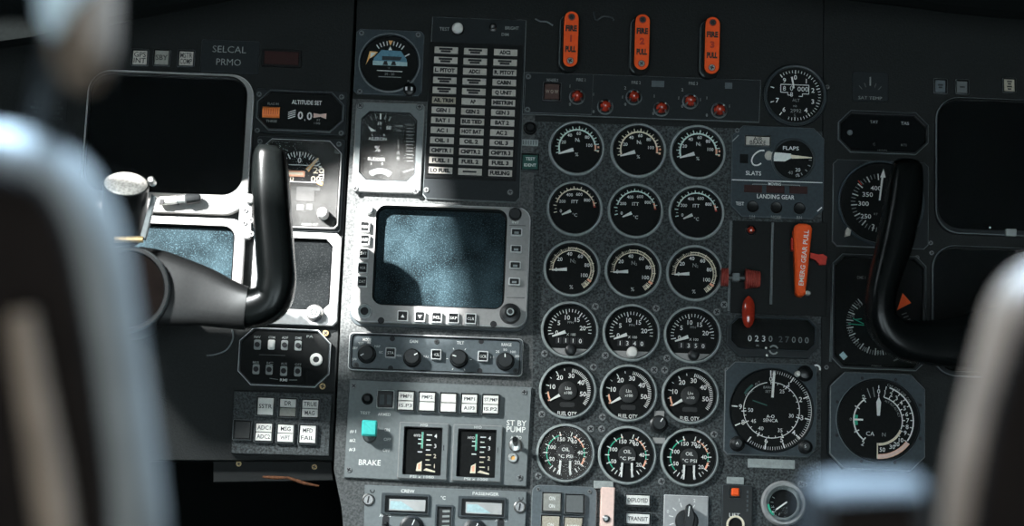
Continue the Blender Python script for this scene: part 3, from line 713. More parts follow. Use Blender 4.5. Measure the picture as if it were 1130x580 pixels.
o = push_button(425.5, 440.5, 20, 21, [''], 5, 'lamp_grey' if False else 'hub_dark', 'edge_light', 5, rim=1.2, name='armed_lamp')
m = MB(); c = A(425.5, 440.5, 10)
for dx in (-4, 4): m.flat(rrect(c[0] + dx, c[1], 5, 11), 9.5, 'ring_dark')
m.build('lens', o)
for (x, y), t in zip([(448, 442.5), (471.5, 443.5), (495, 444.7), (518, 445.5), (541.5, 446.5)], [('PMP1', 'IS.P3'), ('PMP2', ''), ('', ''), ('PMP1', 'A1P3'), ('ST.PMP', 'IS.P2')]):
    push_button(x, y, 20.5, 23.5, t, 5, 'lamp_white', 'black_plastic', 6, split=True, size=3.6)
# selector with square turquoise knob
m = MB(); c = A(408, 481, 5); m.lathe(c, [(7.5, 5), (7.5, 7.5), (6.5, 8.5)], 'screw_dark', 26); m.tube([(c[0], c[1], 8), (c[0], c[1] + 4, 20)], 3.0, 'steel', 12); o = m.build('brake_selector')
m = MB(); c = A(407.5, 472, 26); m.plate(rrect(c[0], c[1], 16.5, 17, 1.4, 3), 17, 28, 'cyan_knob', 1.6); m.build('handle', o, label='square turquoise handle')
def vgauge(px, py):
    c = A(px, py, 5); m = MB()
    m.frame(rrect(c[0], c[1], 54, 62, 1, 2), rrect(c[0] - 0.7, c[1] - 0.2, 41, 51.5, 0.6, 2), 5, 9.5, 'plate_grey', 0.7, zin=5.3, edge='bezel_grey', inner='black_plastic', floor='dial_black'); z = 9.65; m.text('HYD', c[0], c[1] + 28.3, 2.8, z, 'print_white'); m.text('PSI x 1000', c[0], c[1] - 28.6, 2.8, z, 'print_white', width=26); m.seg(c[0] + 22.5, c[1] + 1, c[0] + 22.5, c[1] + 7, 0.8, z, 'print_dark'); o = m.build('pressure_gauge')
    m = MB(); x0, y0 = c; z = 5.8
    m.seg(x0 - 1.5, y0 + 3, x0 - 1.5, y0 + 21, 1.9, z, 'green_paint' if False else 'print_mint'); m.seg(x0 - 1.5, y0 + 3, x0 - 1.5, y0 + 21, 1.3, z + .05, 'green_paint')
    for i in range(8):
        yy = y0 + 18 - 5.5 * i; m.seg(x0 + 3, yy, x0 + (9 if i % 2 == 0 else 7.5), yy, 1.1, z, 'print_white' if i < 4 else 'print_cream')
    for i in range(4): m.text(str(4 - i), x0 + 13, y0 + 17 - 11.0 * i, 4.2, z, 'print_white' if i < 2 else 'print_cream', bold=.01)
    for yy in (13, 8, -1): m.seg(x0 - 6, y0 + yy, x0 - 1, y0 + yy, 1.1, z, 'print_mint' if yy > 0 else 'print_white')
    m.text('HYD', x0 - 7, y0 + 17, 2.6, z, 'print_white')
    m.flat([(x0 - 6, y0 - 14), (x0 - 1, y0 - 11), (x0 - 1, y0 - 22), (x0 - 7, y0 - 22)], z, 'print_cream'); m.flat([(x0 - 5, y0 - 14.5), (x0 - 2.2, y0 - 13), (x0 - 2.2, y0 - 20), (x0 - 5, y0 - 20)], z + .1, 'salmon')
    m.flat([(x0 + 1, y0 - 21), (x0 + 14, y0 - 23), (x0 + 14, y0 - 21.5), (x0 + 4, y0 - 18.5)], z, 'print_cream')
    m.build('scale', o)
    m = MB(); m.plate(rrect(x0 - 0.7, y0 - 0.2, 41, 51.5), 8.2, 8.8, 'clear_glass', 0.1); m.build('glass', o)
vgauge(467, 497.5); vgauge(526.5, 500)
m = MB(); c = A(569, 491, 5); m.lathe(c, [(7.6, 5), (7.6, 6.2), (6.4, 7.4), (6.0, 7.6)], 'steel', 28)
m.tube([(c[0], c[1], 7), (c[0] - 0.5, c[1] + 1.5, 18), (c[0] - 1.0, c[1] + 3.5, 34)], [2.0, 2.6, 3.2], 'black_plastic', 12); m.build('toggle_switch')
m = MB(); c = A(566, 505, 5); m.lathe(c, [(5.6, 5), (5.6, 6.5), (4.6, 7.2), (2.6, 7.2), (2.2, 6)], 'steel', 24, capmat='amber'); m.build('indicator_lamp')

# ---- cabin temperature panel
thing('temperature_controller', 'grey panel with two pale displays marked CREW and PASSENGER', 'control panel', 491, 590, HC)
m = MB(); pp = [A(x, y, 5) for x, y in [(400, 640), (578, 647), (581.5, 542), (402.5, 534.5)]]; m.plate(pp, 0, 5, 'plate_grey', 0.8, edge='edge_dim'); pm = m
for x, y, t, tx, ty, w in ((447.5, 556, 'CREW', 450, 541.5, 15), (532, 559.5, 'PASSENGER', 536, 544.5, 29)):
    c = A(x, y, 5); m = MB()
    m.frame(rrect(c[0], c[1], 53, 23, 0.8, 2), rrect(c[0] + 1, c[1] - 0.5, 46, 17.5, 0.5, 2), 5, 8.5, 'ring_dark', 0.6, zin=5.2, inner='black_plastic', floor='screen_dark'); o = m.build('display')
    m = MB(); m.plate(rrect(c[0] + 2, c[1] - 1, 40, 12.5, 0.4, 2), 5.4, 6.2, 'lcd_grey', 0.2); m.flat([(c[0] - 17, c[1] - 6), (c[0] + 10, c[1] - 6), (c[0] - 5, c[1] + 3), (c[0] - 17, c[1] + 3)], 6.3, 'sky_pale'); m.build('lens', o)
    legend(pm, t, tx, ty, 3.4, 5.15, width=w)
m = pm; legend(m, '°C', 489, 549, 3.6, 5.15); legend(m, 'AUTO', 425, 568.5, 3.2, 5.15, width=13); legend(m, 'AUTO', 553, 573.5, 3.2, 5.15, width=13); m.build('plate')
c = A(490, 572, 5); m = MB(); m.frame(rrect(c[0], c[1], 20, 30, 0.6, 2), rrect(c[0], c[1], 15, 25, 0.4, 2), 5, 8, 'ring_dark', 0.5, zin=5.2, inner='black_plastic', floor='hub_dark')
for i in range(4): m.seg(c[0] - 2, c[1] + 8 - 5.5 * i, c[0] + 6, c[1] + 8.5 - 5.5 * i, 2.4, 5.6, 'print_dim')
m.build('temperature_scale')
for x, y in ((406.5, 551), (573.5, 559)):
    m = MB(); c = A(x, y, 5); m.lathe(c, [(6.8, 5), (6.8, 6.5), (5.4, 7.4), (4.8, 6.6)], 'steel', 26, capmat='bezel_light'); m.seg(c[0] - 0.5, c[1] - 3.6, c[0] + 0.5, c[1] + 3.6, 1.6, 7.0, 'print_dark'); m.build('quarter_turn_fastener')
for x, y in ((411, 541), (575, 549.5)): 
    m = MB(); c = A(x, y, 5); m.arc(c, 1.6, 2.8, 150, 390, 5.2, 'print_dark', 10); m.build('engraved_arrow')
for x, y in ((425.5, 577), (552.5, 581)):
    m = MB(); c = A(x, y, 5); m.plate(rrect(c[0], c[1], 7.5, 18, 3.6), 5, 5.5, 'print_dark', 0.2); m.lathe(c, [(2.4, 5.4), (2.4, 12), (1.6, 13)], 'knob_black', 16); m.build('toggle_switch')
for x, y in ((454.5, 582), (524, 586)): knob_part(x, y, 11, 14, 5, ang=70)

# ---- small test button group to the left of the gauges
thing('identification_button', 'square dark button with a green cap beside the cream captions', 'button', 585, 180, HC)
push_button(585, 180, 21, 20, ('TEST', 'IDENT'), 0, 'green_cap', 'black_plastic', 7, ink='print_white', size=3.2)
thing('indicator_lamp', 'round black lamp above a ribbed grey placard beside the cream captions', 'lamp', 585, 142, HC)
m = MB(); m.lathe((0, 0), [(7.5, 0), (7.5, 2), (6, 3), (5.6, 6), (3.5, 8)], 'black_plastic', 26); m.build('lens')
m = MB(); c = A(584.5, 157.5); m.plate(rrect(c[0], c[1], 19, 7, 0.6, 2), 0, 1.6, 'ring_grey', 0.4)
for i in range(6): m.seg(c[0] - 7 + i * 2.8, c[1] - 2.4, c[0] - 7 + i * 2.8, c[1] + 2.4, 0.8, 1.75, 'ring_dark')
m.build('placard')
# ================================================================== fire panel
thing('fire_control_console', 'long dark strip with six red jewel lamps under the fire handles', 'control panel', 705, 108, HC)
m = MB(); pp = [A(x, y, 4) for x, y in [(576, 126), (838, 135), (840, 88), (578, 79)]]; m.plate(pp, 0, 4, 'case_dark', 0.8, edge='edge_dim'); m.build('plate')
m = MB(); pp = [A(x, y, 5) for x, y in [(578, 124), (653, 126.5), (655, 82), (580, 80)]]; m.plate(pp, 4, 5.0, 'case_blue' if False else 'case_dark', 0.4, edge='edge_dim'); m.build('switch_plate')
push_button(609, 102, 20, 21, ('W O W',), 5, 'brown_lens', 'black_plastic', 5, ink='lamp_tan', size=4.0, name='wheels_lamp')
m = MB()
legend(m, 'WHEELS', 609.5, 88.5, 3.6, 5.2, 'print_dim', width=13); legend(m, 'FIRE 1', 641, 88, 3.4, 5.2, 'print_dim', width=10)
legend(m, 'FIRE 2', 702, 91, 3.2, 4.2, 'print_dim', width=10); legend(m, 'FIRE 3', 765, 92, 3.4, 4.2, 'print_dim', width=10)
for t, x, y in (('1', 629, 95), ('1', 655, 104), ('0', 629, 115), ('0', 655, 123), ('2', 690, 97), ('1', 687, 107), ('0', 690, 115), ('1', 722, 106), ('0', 721, 125), ('2', 753, 99), ('1', 749, 108), ('0', 753, 117), ('1', 780, 108), ('0', 780, 127), ('1', 773, 110), ('1', 805, 117)):
    legend(m, t, x, y, 3.2, 5.2 if x < 654 else 4.2, 'print_dim')
for x, y, w, k in ((726, 92.5, 14, 'print_faint'), (804, 94.5, 8, 'print_faint')):
    c = A(x, y, 4); m.plate(rrect(c[0], c[1], w, 7, .3, 2), 4, 4.5, 'case_grey', 0.1)
m.build('lettering')
for i, (x, y) in enumerate([(637, 106), (668, 117), (699.5, 106.5), (730, 119), (762, 111), (794, 121)]):
    c = A(x, y, 9); m = MB()
    m.lathe(c, [(9.0, 4.8), (9.0, 6), (7.6, 7.5), (6.6, 9.5)], 'black_plastic', 28, mats=['case_dark', 'edge_dim', 'black_plastic']); o = m.build('warning_lamp')
    m = MB(); m.lathe(c, [(6.4, 9), (6.2, 12), (5.0, 15), (3.0, 17), (0.8, 17.8)], 'red_lens', 24); m.build('lens', o, label='red jewel lens')
    m = MB()
    for k in range(4):
        t = rad(45 + 90 * k); m.tube([(c[0] + 7.0 * math.cos(t), c[1] + 7.0 * math.sin(t), 8), (c[0] + 6.6 * math.cos(t), c[1] + 6.6 * math.sin(t), 12), (c[0] + 5.2 * math.cos(t), c[1] + 5.2 * math.sin(t), 15.5)], 0.8, 'steel', 6)
    m.build('lamp_guard', o)
for x, y in ((583, 84.5), (582, 121)): screw_part(x, y, 2.8, 5, 'edge_dim')
# fire handles
for i, (x, y0, y1) in enumerate([(629, 20, 83.5), (706.5, 23, 86.5), (783, 26, 91)]):
    thing('fire_extinguisher_pull', 'orange pill shaped pull handle marked FIRE %d PULL' % (i + 1), 'handle', x, (y0 + y1) / 2, HC, 'fire handles')
    hgt = y1 - y0 + 1
    m = MB(); m.plate(rrect(-3.0, 1.0, 18.5, hgt - 1, 9, 8), 0, 14, 'case_dark', 1.2, edge='edge_dim'); m.build('housing')
    m = MB(); m.plate(rrect(0, 0, 18.0, hgt, 8.9, 8), 14, 30, 'black_plastic', 0.8); m.plate(rrect(0, 0, 16.0, hgt - 2, 7.9, 8), 30, 31.4, 'orange_paint', 0.6)
    m.text('FIRE', 0, 12, 5.8, 31.5, 'print_dark', width=12.5, bold=.06); m.text(str(i + 1), 0, 0.5, 6.6, 31.5, 'red_paint', bold=.06); m.text('PULL', 0, -11.5, 5.8, 31.5, 'print_dark', width=11.5, bold=.06); m.build('grip', label='bright orange grip')
    for yy, mt in ((hgt / 2 - 7.5, 'screw_dark'), (-hgt / 2 + 7.5, 'ring_grey')):
        m = MB(); m.screw((0, yy), 3.3, 31.4, mt, well='red_paint'); m.build('screw')

# ================================================================== right of the engine gauges
# standby altimeter
thing('standby_altimeter', 'dim round altimeter with white pointer, right of the fire strip', 'gauge', 877, 106, HC)
m = MB(); m.plate(circ(0, 0, 36, 44), 0, 3, 'case_dark', 0.8); m.lathe((0, 0), [(34.5, 3), (34.5, 6), (33.4, 7), (31.5, 6), (31, 3.2)], 'ring_dark', 48, cap1=False); m.build('bezel')
d = MB(); d.disc((0, 0), 31.2, 3.2, 'dial_black', 44); z = 3.4
d.ticks((0, 0), 24.5, 28.5, [90 - 36 * k for k in range(10)], 1.0, z, 'print_white'); d.ticks((0, 0), 25.5, 28.5, [90 - 7.2 * k for k in range(-4, 28)], 0.6, z, 'print_white')
nums(d, [(str(k), 90 - 36 * k) for k in (0, 1, 2, 3, 4, 6, 7, 9)], 20.5, 5, z, 'print_white'); nums(d, [('5', -90)], 23, 4, z, 'print_faint')
for (x0, y0, x1, y1) in ((-16, 12, 15, 12), (15, 12, 15, 2), (15, 2, 8, 2), (8, 2, 8, -1), (8, -1, 4, -1), (-4, 0, -8, 0), (-8, 0, -8, 3), (-8, 3, -16, 3), (-16, 3, -16, 12)): d.seg(x0, y0, x1, y1, 0.8, z, 'print_white')
d.text('8', -12, 7.5, 5, z, 'print_white'); d.text('0', -4, 8, 5.5, z, 'print_white'); d.text('8', -4, 1, 5, z, 'print_white'); d.text('000', 8.5, 7.3, 5.2, z, 'print_white', width=12)
d.text('ALT', 1, -5.5, 3.2, z, 'print_dim'); d.text('mb', 0, -12, 2.4, z, 'print_dim'); d.text('2992', 1, -17.5, 4, z, 'print_dim', width=12); d.build('dial')
needle(101, 8, 21, 1.4, 2.0, z=3.8); 
m = MB(); m.lathe((0, 0), [(31.4, 5.2), (31.2, 5.7)], 'clear_glass', 44); m.build('glass')
# slats, flaps and landing gear panel
thing('flap_gear_indicator', 'dark blue octagonal panel marked SLATS, FLAPS and LANDING GEAR', 'control panel', 857.5, 191, HC)
m = MB(); m.plate(octo(0, 0, 102, 103, 12), 0, 6, 'case_blue', 0.9, edge='case_grey', top='case_dark' if False else 'case_blue'); m.build('plate')
push_button(836, 156, 29, 12.5, ('AIR', 'BRAKE'), 6, 'lamp_cream', 'black_plastic', 4, size=4.3, rim=1.2, name='air_brake_lamp')
m = MB(); c = A(875.5, 176, 6); m.lathe(c, [(24.5, 6), (24.5, 7.5), (23.2, 8.4), (22.0, 7.5), (21.8, 6.4)], 'ring_dark', 44, capmat='dial_black'); z = 6.7
m.text('FLAPS', c[0] - 3, c[1] + 12.6, 4.0, z, 'print_white', width=17.5, bold=.015); m.text('20', c[0] + 5, c[1] - 11.5, 4.0, z, 'print_white'); m.text('40', c[0] - 3, c[1] - 15, 3.6, z, 'print_dim'); m.text('%', c[0] + 5.5, c[1] - 17.5, 3.4, z, 'print_white'); m.ticks(c, 17, 20, [0, -20, -40, -60, -80], 1, z, 'print_dim'); m.build('flap_dial')
m = MB(); z = 7.2
m.flat([A(852, 167.5, z), A(851, 177.5, z), A(866, 178, z), A(874, 174, z), A(873, 169.5, z)], z, 'print_white'); m.flat([A(872, 170.5, z), A(873.5, 175, z), A(896, 174.5, z), A(896, 173.5, z)], z + .1, 'print_cream')
m.build('flap_pointer')
m = MB(); c = A(845, 173, 6)
q = [(A(x, y, 6.4)) for x, y in [(843.5, 166), (838, 166.5), (832, 171), (829.5, 177), (831.5, 181.5), (836, 182.2), (840, 180)]]
qs = spline(q, 6)
for i in range(len(qs) - 1): m.seg(*qs[i], *qs[i + 1], 1.6, 6.4, 'print_white')
c = A(848.5, 171.5, 7); m.plate(circ(c[0], c[1], 4.6, 20, 5.2), 6, 7.4, 'lamp_cream', 0.8); m.build('slat_diagram')
m = MB(); z = 6.2
legend(m, 'SLATS', 831.5, 191, 4.4, z, width=17, bold=.015); legend(m, 'LANDING GEAR', 856, 217, 4.6, z, width=41); legend(m, 'MOVING', 855, 203, 3.0, z, width=14); legend(m, 'TEST', 816.5, 224.5, 3.6, z, 'print_white', width=9)
for t, x, y in (('LH', 830, 239), ('NOSE', 856.5, 239.5), ('RH', 882, 240)): legend(m, t, x, y, 3.4, z, 'print_dim', width=len(t) * 2.8)
m.seg(*A(807.5, 198.2, z), *A(907.6, 201.5, z), 1.0, z, 'print_white')
for a, b in (((830.5, 203), (847, 203.3)), ((863, 203.8), (882.5, 204.3)), ((830.5, 203), (830.5, 206)), ((882.5, 204.3), (882.5, 207))): m.seg(*A(*a, z), *A(*b, z), 0.7, z, 'print_dim')
m.seg(*A(808, 156, z), *A(815, 149, z), 1.2, z, 'print_dim'); m.seg(*A(902, 233, z), *A(907, 228.5, z), 1.4, z, 'print_white'); m.build('lettering')
for x, y in ((831, 208.2), (855.5, 208.8), (881, 209.6)):
    m = MB(); c = A(x, y, 6); m.plate(rrect(c[0], c[1], 20, 8.5, 0.6, 2), 6, 7, 'red_dim', 0.4); m.build('moving_lamp')
for x, y in ((830.5, 228), (856.5, 229), (882, 230)):
    m = MB(); c = A(x, y, 6); m.lathe(c, [(6.6, 6), (6.6, 7.2), (5.6, 8), (4.8, 7.8)], 'black_plastic', 20); m.build('gear_lamp')
m = MB(); c = A(821, 175, 6); m.plate(rrect(c[0], c[1], 9, 10, 0.5, 2), 6, 7, 'dial_black', 0.3); m.build('slat_lamp')
for x, y in ((813.5, 144),): screw_part(x, y, 2.4, 6, 'edge_dim')
# gear lever bay rails
for lab, x0, y0, x1, y1, hh in (('thin metal rail on the left of the red ribbed gear lever', 807, 243, 804.5, 342, 5), ('thin metal rail on the right of the red ribbed gear lever', 853, 245, 851, 335, 4), ('long thin metal rail right of the orange gear handle', 920.5, 290, 917, 398, 6)):
    thing('guide_rail', lab, 'rail', x0, y0, HC if x0 < 900 else HR); m = MB(); a, b = A(x0, y0, hh), A(x1, y1, hh)
    m.tube([(*a, 1.4), (*b, 1.4)], 1.4, 'edge_dim', 10); m.build('rail')
thing('gear_bay', 'black recessed slot plate behind the landing gear lever', 'plate', 829, 295, HC)
m = MB(); pp = [A(x, y, 1) for x, y in [(806, 345), (912, 349), (913, 246), (809, 243)]]; m.plate(pp, 0, 1.0, 'black_paint', 0.3); m.build('plate')
thing('gear_warning_lamp', 'small round red lamp above the ribbed gear lever', 'lamp', 828.5, 254, HC + 0.001)
m = MB(); m.lathe((0, 0), [(6, 0), (6, 1.5), (4.4, 2.5)], 'black_plastic', 24); m.build('holder'); m = MB(); m.lathe((0, 0), [(4.3, 2), (4.0, 5), (2.6, 7), (0.7, 7.8)], 'red_lens', 20); m.build('lens')
thing('landing_gear_lever', 'short metal lever with two red ribbed rubber grips', 'lever', 822, 307, HC + 0.001)
m = MB(); m.tube([(*A(799, 305.5, 12), 12), (*A(830, 307, 12), 12)], 3.4, 'screw_dark', 14); c = A(812, 306, 12); m.plate(rrect(c[0], c[1], 8, 9, 1, 2), 8, 16, 'edge_dim', 0.6)
m.tube([(*A(826, 307, 0), 0), (*A(828, 307, 12), 12)], 4.0, 'black_plastic', 14); m.build('shaft')
def ribbed(x0, x1, yc, h0, h1, z, name):
    m = MB(); n = 7 if x1 - x0 > 12 else 4
    a, b = A(x0, yc, z), A(x1, yc, z); L = b[0] - a[0]; rings = []
    for i in range(n):
        for k, g in ((0.0, -1.3), (0.25, 0), (0.75, 0), (1.0, -1.3)):
            t = (i + k) / n; r = (h0 + (h1 - h0) * t) / 2 + g
            rings.append([(a[0] + L * t, a[1] + r * math.cos(2 * PI * j / 20), z + r * 0.8 * math.sin(2 * PI * j / 20)) for j in range(20)])
    m.loft(rings[::-1], 'red_rubber', True, True); return m.build(name)
ribbed(795.5, 803.5, 305.5, 20, 21, 13, 'grip'); ribbed(822, 839, 307.5, 23, 18, 13, 'grip')
thing('gear_override_switch', 'glossy red elongated knob below the ribbed gear lever', 'knob', 824.5, 346, HC + 0.001)
m = MB(); m.lathe((0, 3), [(6.5, 0), (5, 4), (4, 8)], 'black_plastic', 20); m.build('stem')
m = MB(); p = [(0, 17.5 - 35 * t, 12) for t in [i / 14 for i in range(15)]]; m.sweep(p, [7.4 * math.sqrt(max(0.03, 1 - abs(2 * i / 14 - 1) ** 2.6)) for i in range(15)], [6.5 * math.sqrt(max(0.03, 1 - abs(2 * i / 14 - 1) ** 2.6)) for i in range(15)], 'red_lens', 20); m.build('grip')
thing('emergency_gear_pull', 'long tapered orange handle lettered EMERG GEAR PULL', 'handle', 884, 286, HC + 0.001)
m = MB(); pp = [A(x, y, 26) for x, y in [(878.5, 322), (881, 325.5), (886, 326), (889, 323.5), (896.3, 252), (894.5, 248.5), (890, 246.5), (882, 246.3), (877.5, 248.5), (876, 253)]]
m.plate(pp, 12, 27, 'orange_paint', 2.2); z = 27.15
c = A(887, 284, z); m.text('EMERG GEAR PULL', c[0], c[1], 5.0, z, 'print_white', rot=85, width=62, bold=.012); m.build('grip')
m = MB(); c = A(884, 262, 6); m.lathe(c, [(6, 0), (6, 12.2)], 'black_plastic', 20); c = A(874.5, 270, 9); m.plate(rrect(c[0], c[1], 4.5, 14, 1.2, 3), 6, 16, 'red_paint', 0.8); m.build('catch')
m = MB(); pp = [A(x, y, 12) for x, y in [(894, 285), (900, 287), (904, 292), (911, 292), (912.5, 283.5), (908, 280.5), (903, 281), (894, 279)]]; m.loft([[(x, y, 8) for x, y in pp], [(x, y, 14) for x, y in pp]], 'red_paint', True, True); m.build('trigger')
m = MB(); c = A(891.5, 323, 2); m.lathe(c, [(3.6, 0), (3.6, 3), (2.6, 4), (1.5, 3)], 'steel', 18); m.build('stud')
# cabin differential counter
thing('counter_display', 'dark octagonal counter reading 0230 27000 below the orange gear handle', 'display', 852.5, 372, HC)
m = MB(); m.frame(octo(0, 0, 102, 46, 13), octo(0, 3, 92, 34, 8), 0, 7, 'case_dark', 0.8, zin=1.5, edge='ring_dark', inner='case_blue', floor='dial_black'); m.build('case')
m = MB(); z = 1.8
for i, ch in enumerate('0230'): legend(m, ch, 827.5 + 7.6 * i, 373 + 0.2 * i, 6.4, z, 'print_white' if i < 3 else 'print_dim')
for i, ch in enumerate('27000'): legend(m, ch, 861.5 + 7.2 * i, 374 + 0.3 * i, 6.4, z, 'print_faint' if i < 2 else 'print_dim')
legend(m, 'm', 836, 380.6, 2.6, z, 'print_dim'); m.build('digits')
m = MB(); c = A(853.5, 386, 5); m.arc(c, 3.6, 5.4, 20, 150, 7.2, 'print_dim'); m.arc(c, 3.6, 5.4, 190, 330, 7.2, 'print_dim'); c = A(846, 392, 5); m.disc(c, 1.3, 7.2, 'print_white', 12); c = A(845, 384, 5); m.disc(c, 1.2, 7.2, 'print_white', 12); m.build('lettering')
glass_part(0, 0, octo(0, 3, 91.5, 33.5, 8), 4.5)
# metric altimeter
thing('cabin_altimeter', 'square blue grey framed altimeter dial marked SENCA', 'gauge', 849.5, 452, HC)
m = MB(); m.plate(octo(0, 0, 102, 103, (9, 4, 11, 4)), 0, 7, 'case_blue', 1.0, edge='edge_dim'); m.lathe((1, -1), [(47, 7), (46, 8.2), (44.6, 7.4), (44.4, 7.1)], 'case_dark', 56, capmat='dial_black', mats=['case_dark', 'case_dark', 'black_plastic']); m.build('case')
d = MB(); c = (1, -1); z = 7.3
an = [('0', 92), ('1', 57), ('2', 22), ('3', -12), ('4', -44), ('5', -70), ('6', -99), ('7', -126), ('8', 205), ('9', 176)]
d.ticks(c, 37.5, 44, [a for _, a in an], 1.3, z, 'print_white')
allt = [92 - k * 3.45 for k in range(64)]
d.ticks(c, 40.5, 44, allt, 0.45, z, 'print_white'); d.arc(c, 43.6, 44.2, -40, 30, z, 'print_white')
nums(d, [p for p in an if p[0] not in '7'], 34.3, 5.2, z, 'print_white', c)
d.arc(c, 30.4, 31.2, 93, 100 - 360, z, 'print_white', 60); d.ticks(c, 28, 33, [58, -14, -66, -117, 207, 184], 1.2, z, 'print_white'); d.ticks(c, 28.5, 31, [92 - 14.4 * k for k in range(20)], 0.8, z, 'print_white')
for t, a, r in (('25', 62, 24), ('30', -14, 22.5), ('35', -66, 24), ('40', -119, 23.5), ('45', 213, 23.5), ('50', 182, 23)): d.text(t, c[0] + r * math.cos(rad(a)), c[1] + r * math.sin(rad(a)), 4.0, z, 'print_white')
d.text('BARO', -3, 24, 2.8, z, 'print_dim'); d.text('SET', -3, 19.5, 2.8, z, 'print_dim'); d.text('A-O', 0, -8, 3.4, z, 'print_white'); d.text('SENCA', 0, -12.4, 3.6, z, 'print_white', width=16)
d.arc(c, 33, 35.5, 128, 150, z, 'green_cap'); d.text('CORR', -24, 17, 2.6, z, 'print_dim', rot=40); d.text('ALT', -15, 28, 2.6, z, 'print_dim', rot=28); d.seg(-4, 4, -20, 9, 1.2, z, 'green_cap')
d.build('dial'); needle(87, 14, 39, 2.6, 2.6, z=7.6, c=c)
m = MB(); t = rad(87); b = (c[0] + 39 * math.cos(t), c[1] + 39 * math.sin(t)); m.flat([(b[0] - 2, b[1]), (b[0] + 2, b[1]), (b[0] + .2, b[1] + 5)], 8.0, 'print_white'); m.build('needle_tip')
for x, y, r in ((813.5, 489.5, 8.5), (888.5, 493, 8)):
    m = MB(); q = A(x, y, 8); m.lathe(q, [(r, 7), (r, 9), (r * .85, 10), (r * .8, 15), (r * .5, 17)], 'knob_black', 26); m.text('A' if x < 850 else 'S', q[0] - 1, q[1], 3, 17.2, 'print_white'); m.build('knob')
m = MB(); q = A(888, 412, 8); m.lathe(q, [(9, 7), (9, 9), (7, 11), (6, 14), (3, 15)], 'black_plastic', 24); q = A(880, 412.5, 8); m.lathe(q, [(3.4, 7), (3.2, 12), (2, 15.2)], 'lamp_white', 16); m.build('knob')
g = MB(); g.lathe(c, [(44.5, 9.0), (44.2, 9.6)], 'clear_glass', 48); g.build('glass')
thing('hook_screw', 'small bright split ring screw at the altimeter upper right corner', 'screw', 900, 407.5, HC)
m = MB(); m.lathe((0, 0), [(6, 0), (6, 6)], 'black_plastic', 20); m.arc((0, 0), 3.0, 5.0, -20, 200, 6.2, 'print_white', 14); m.build('ring')
thing('placard', 'narrow grey placard below the SENCA altimeter', 'placard', 851, 511.5, HC)
m = MB(); m.plate(rrect(0, 0, 52, 10, 0.6, 2), 0, 1.6, 'ring_grey', 0.4); m.text('COMPENSATED', 0, 0, 3.6, 1.7, 'print_dim', width=40); m.build('plate')
# cabin rate gauge
thing('cabin_pressure_gauge', 'octagonal blue grey gauge with pale pink arc, right of SENCA altimeter', 'gauge', 966, 466, HR)
m = MB(); m.plate(octo(0, 0, 105, 107, 16), 0, 14, 'case_blue', 1.1, edge='edge_dim'); c = (1, 1); m.lathe(c, [(47, 14), (46, 15.4), (44.6, 14.6), (44.4, 14.1)], 'case_dark', 56, capmat='dial_black', mats=['case_grey', 'case_dark', 'black_plastic']); m.build('case')
d = MB(); z = 14.3
d.arc(c, 26.5, 28, 126, 234, z, 'print_white'); d.arc(c, 23, 27, 168, 194, z - .05, 'green_paint'); d.ticks(c, 24, 30, [126, 150, 208, 234], 1.2, z, 'print_white'); d.seg(c[0] - 27, c[1], c[0] - 17, c[1], 2, z, 'print_white')
d.text('2', c[0] - 16, c[1] + 25, 5, z, 'print_white', rot=25); d.text('2', c[0] - 17, c[1] - 26, 5, z, 'print_white', rot=-20); d.text('0', c[0] - 30.5, c[1], 3.4, z, 'print_dim'); d.text('1', c[0] - 24, c[1] + 13.5, 3.4, z, 'print_dim'); d.text('1', c[0] - 26, c[1] - 12, 3.4, z, 'print_dim')
d.arc(c, 37.6, 39, -34, 72, z, 'print_white'); d.arc(c, 25.6, 26.8, -20, 76, z, 'print_white'); d.arc(c, 37.2, 42.4, -91, -36, z, 'salmon'); d.arc(c, 37.8, 41.8, -91, -36, z + .05, 'pink_paint'); d.arc(c, 25, 27.8, -90, -22, z, 'print_cream')
for k in range(11): d.ticks(c, 26, 29, [90 - 12.6 * k], 1.0, z, 'print_white'); d.ticks(c, 35, 38.5, [90 - 12.6 * k], 0.9, z, 'print_white')
nums(d, [(str(k), 90 - 12.6 * k) for k in range(10)], 32, 4.6, z, 'print_white', c); nums(d, [('10', -40), ('20', -52), ('30', -62), ('50', -82)], 32.4, 4.4, z, 'print_white', c)
d.seg(c[0] - 1, c[1] - 25, c[0] - 1, c[1] - 42, 1.2, z, 'print_cream'); d.text('0', c[0], c[1] + 32, 4.6, z, 'print_white'); d.ticks(c, 26, 37, [100, 110], .8, z, 'print_dim')
for k in range(4): d.text('CABIN'[:3], c[0] + 40.6 * math.cos(rad(72 - 12 * k)), c[1] + 40.6 * math.sin(rad(72 - 12 * k)), 2.4, z, 'print_dim', rot=-18 - 12 * k); d.text('ALT', c[0] + 23 * math.cos(rad(66 - 16 * k)), c[1] + 23 * math.sin(rad(66 - 16 * k)), 2.2, z, 'print_dim', rot=-24 - 16 * k)
d.text('CA', -8, -14, 4.6, z, 'print_white'); d.text('N', 7, -14.5, 4.2, z, 'print_dim'); d.build('dial')
m = MB(); m.plate([(c[0] - 1.6, c[1] + 5), (c[0] + 1.4, c[1] + 5), (c[0] + 2.6, c[1] + 20), (c[0] + 0, c[1] + 26), (c[0] - 2.6, c[1] + 20)], 14.5, 15.2, 'print_white', 0.2); m.build('needle')
g = MB(); g.lathe(c, [(44.5, 16.2), (44.2, 16.8)], 'clear_glass', 48); g.build('glass')
for a in (22, 68, 112, 158, 202, 248, 292, 338):
    m = MB(); q = (1 + 49.2 * math.cos(rad(a)), 1 + 49.2 * math.sin(rad(a))); m.screw(q, 1.8, 14, 'case_dark', well=None); m.build('screw')
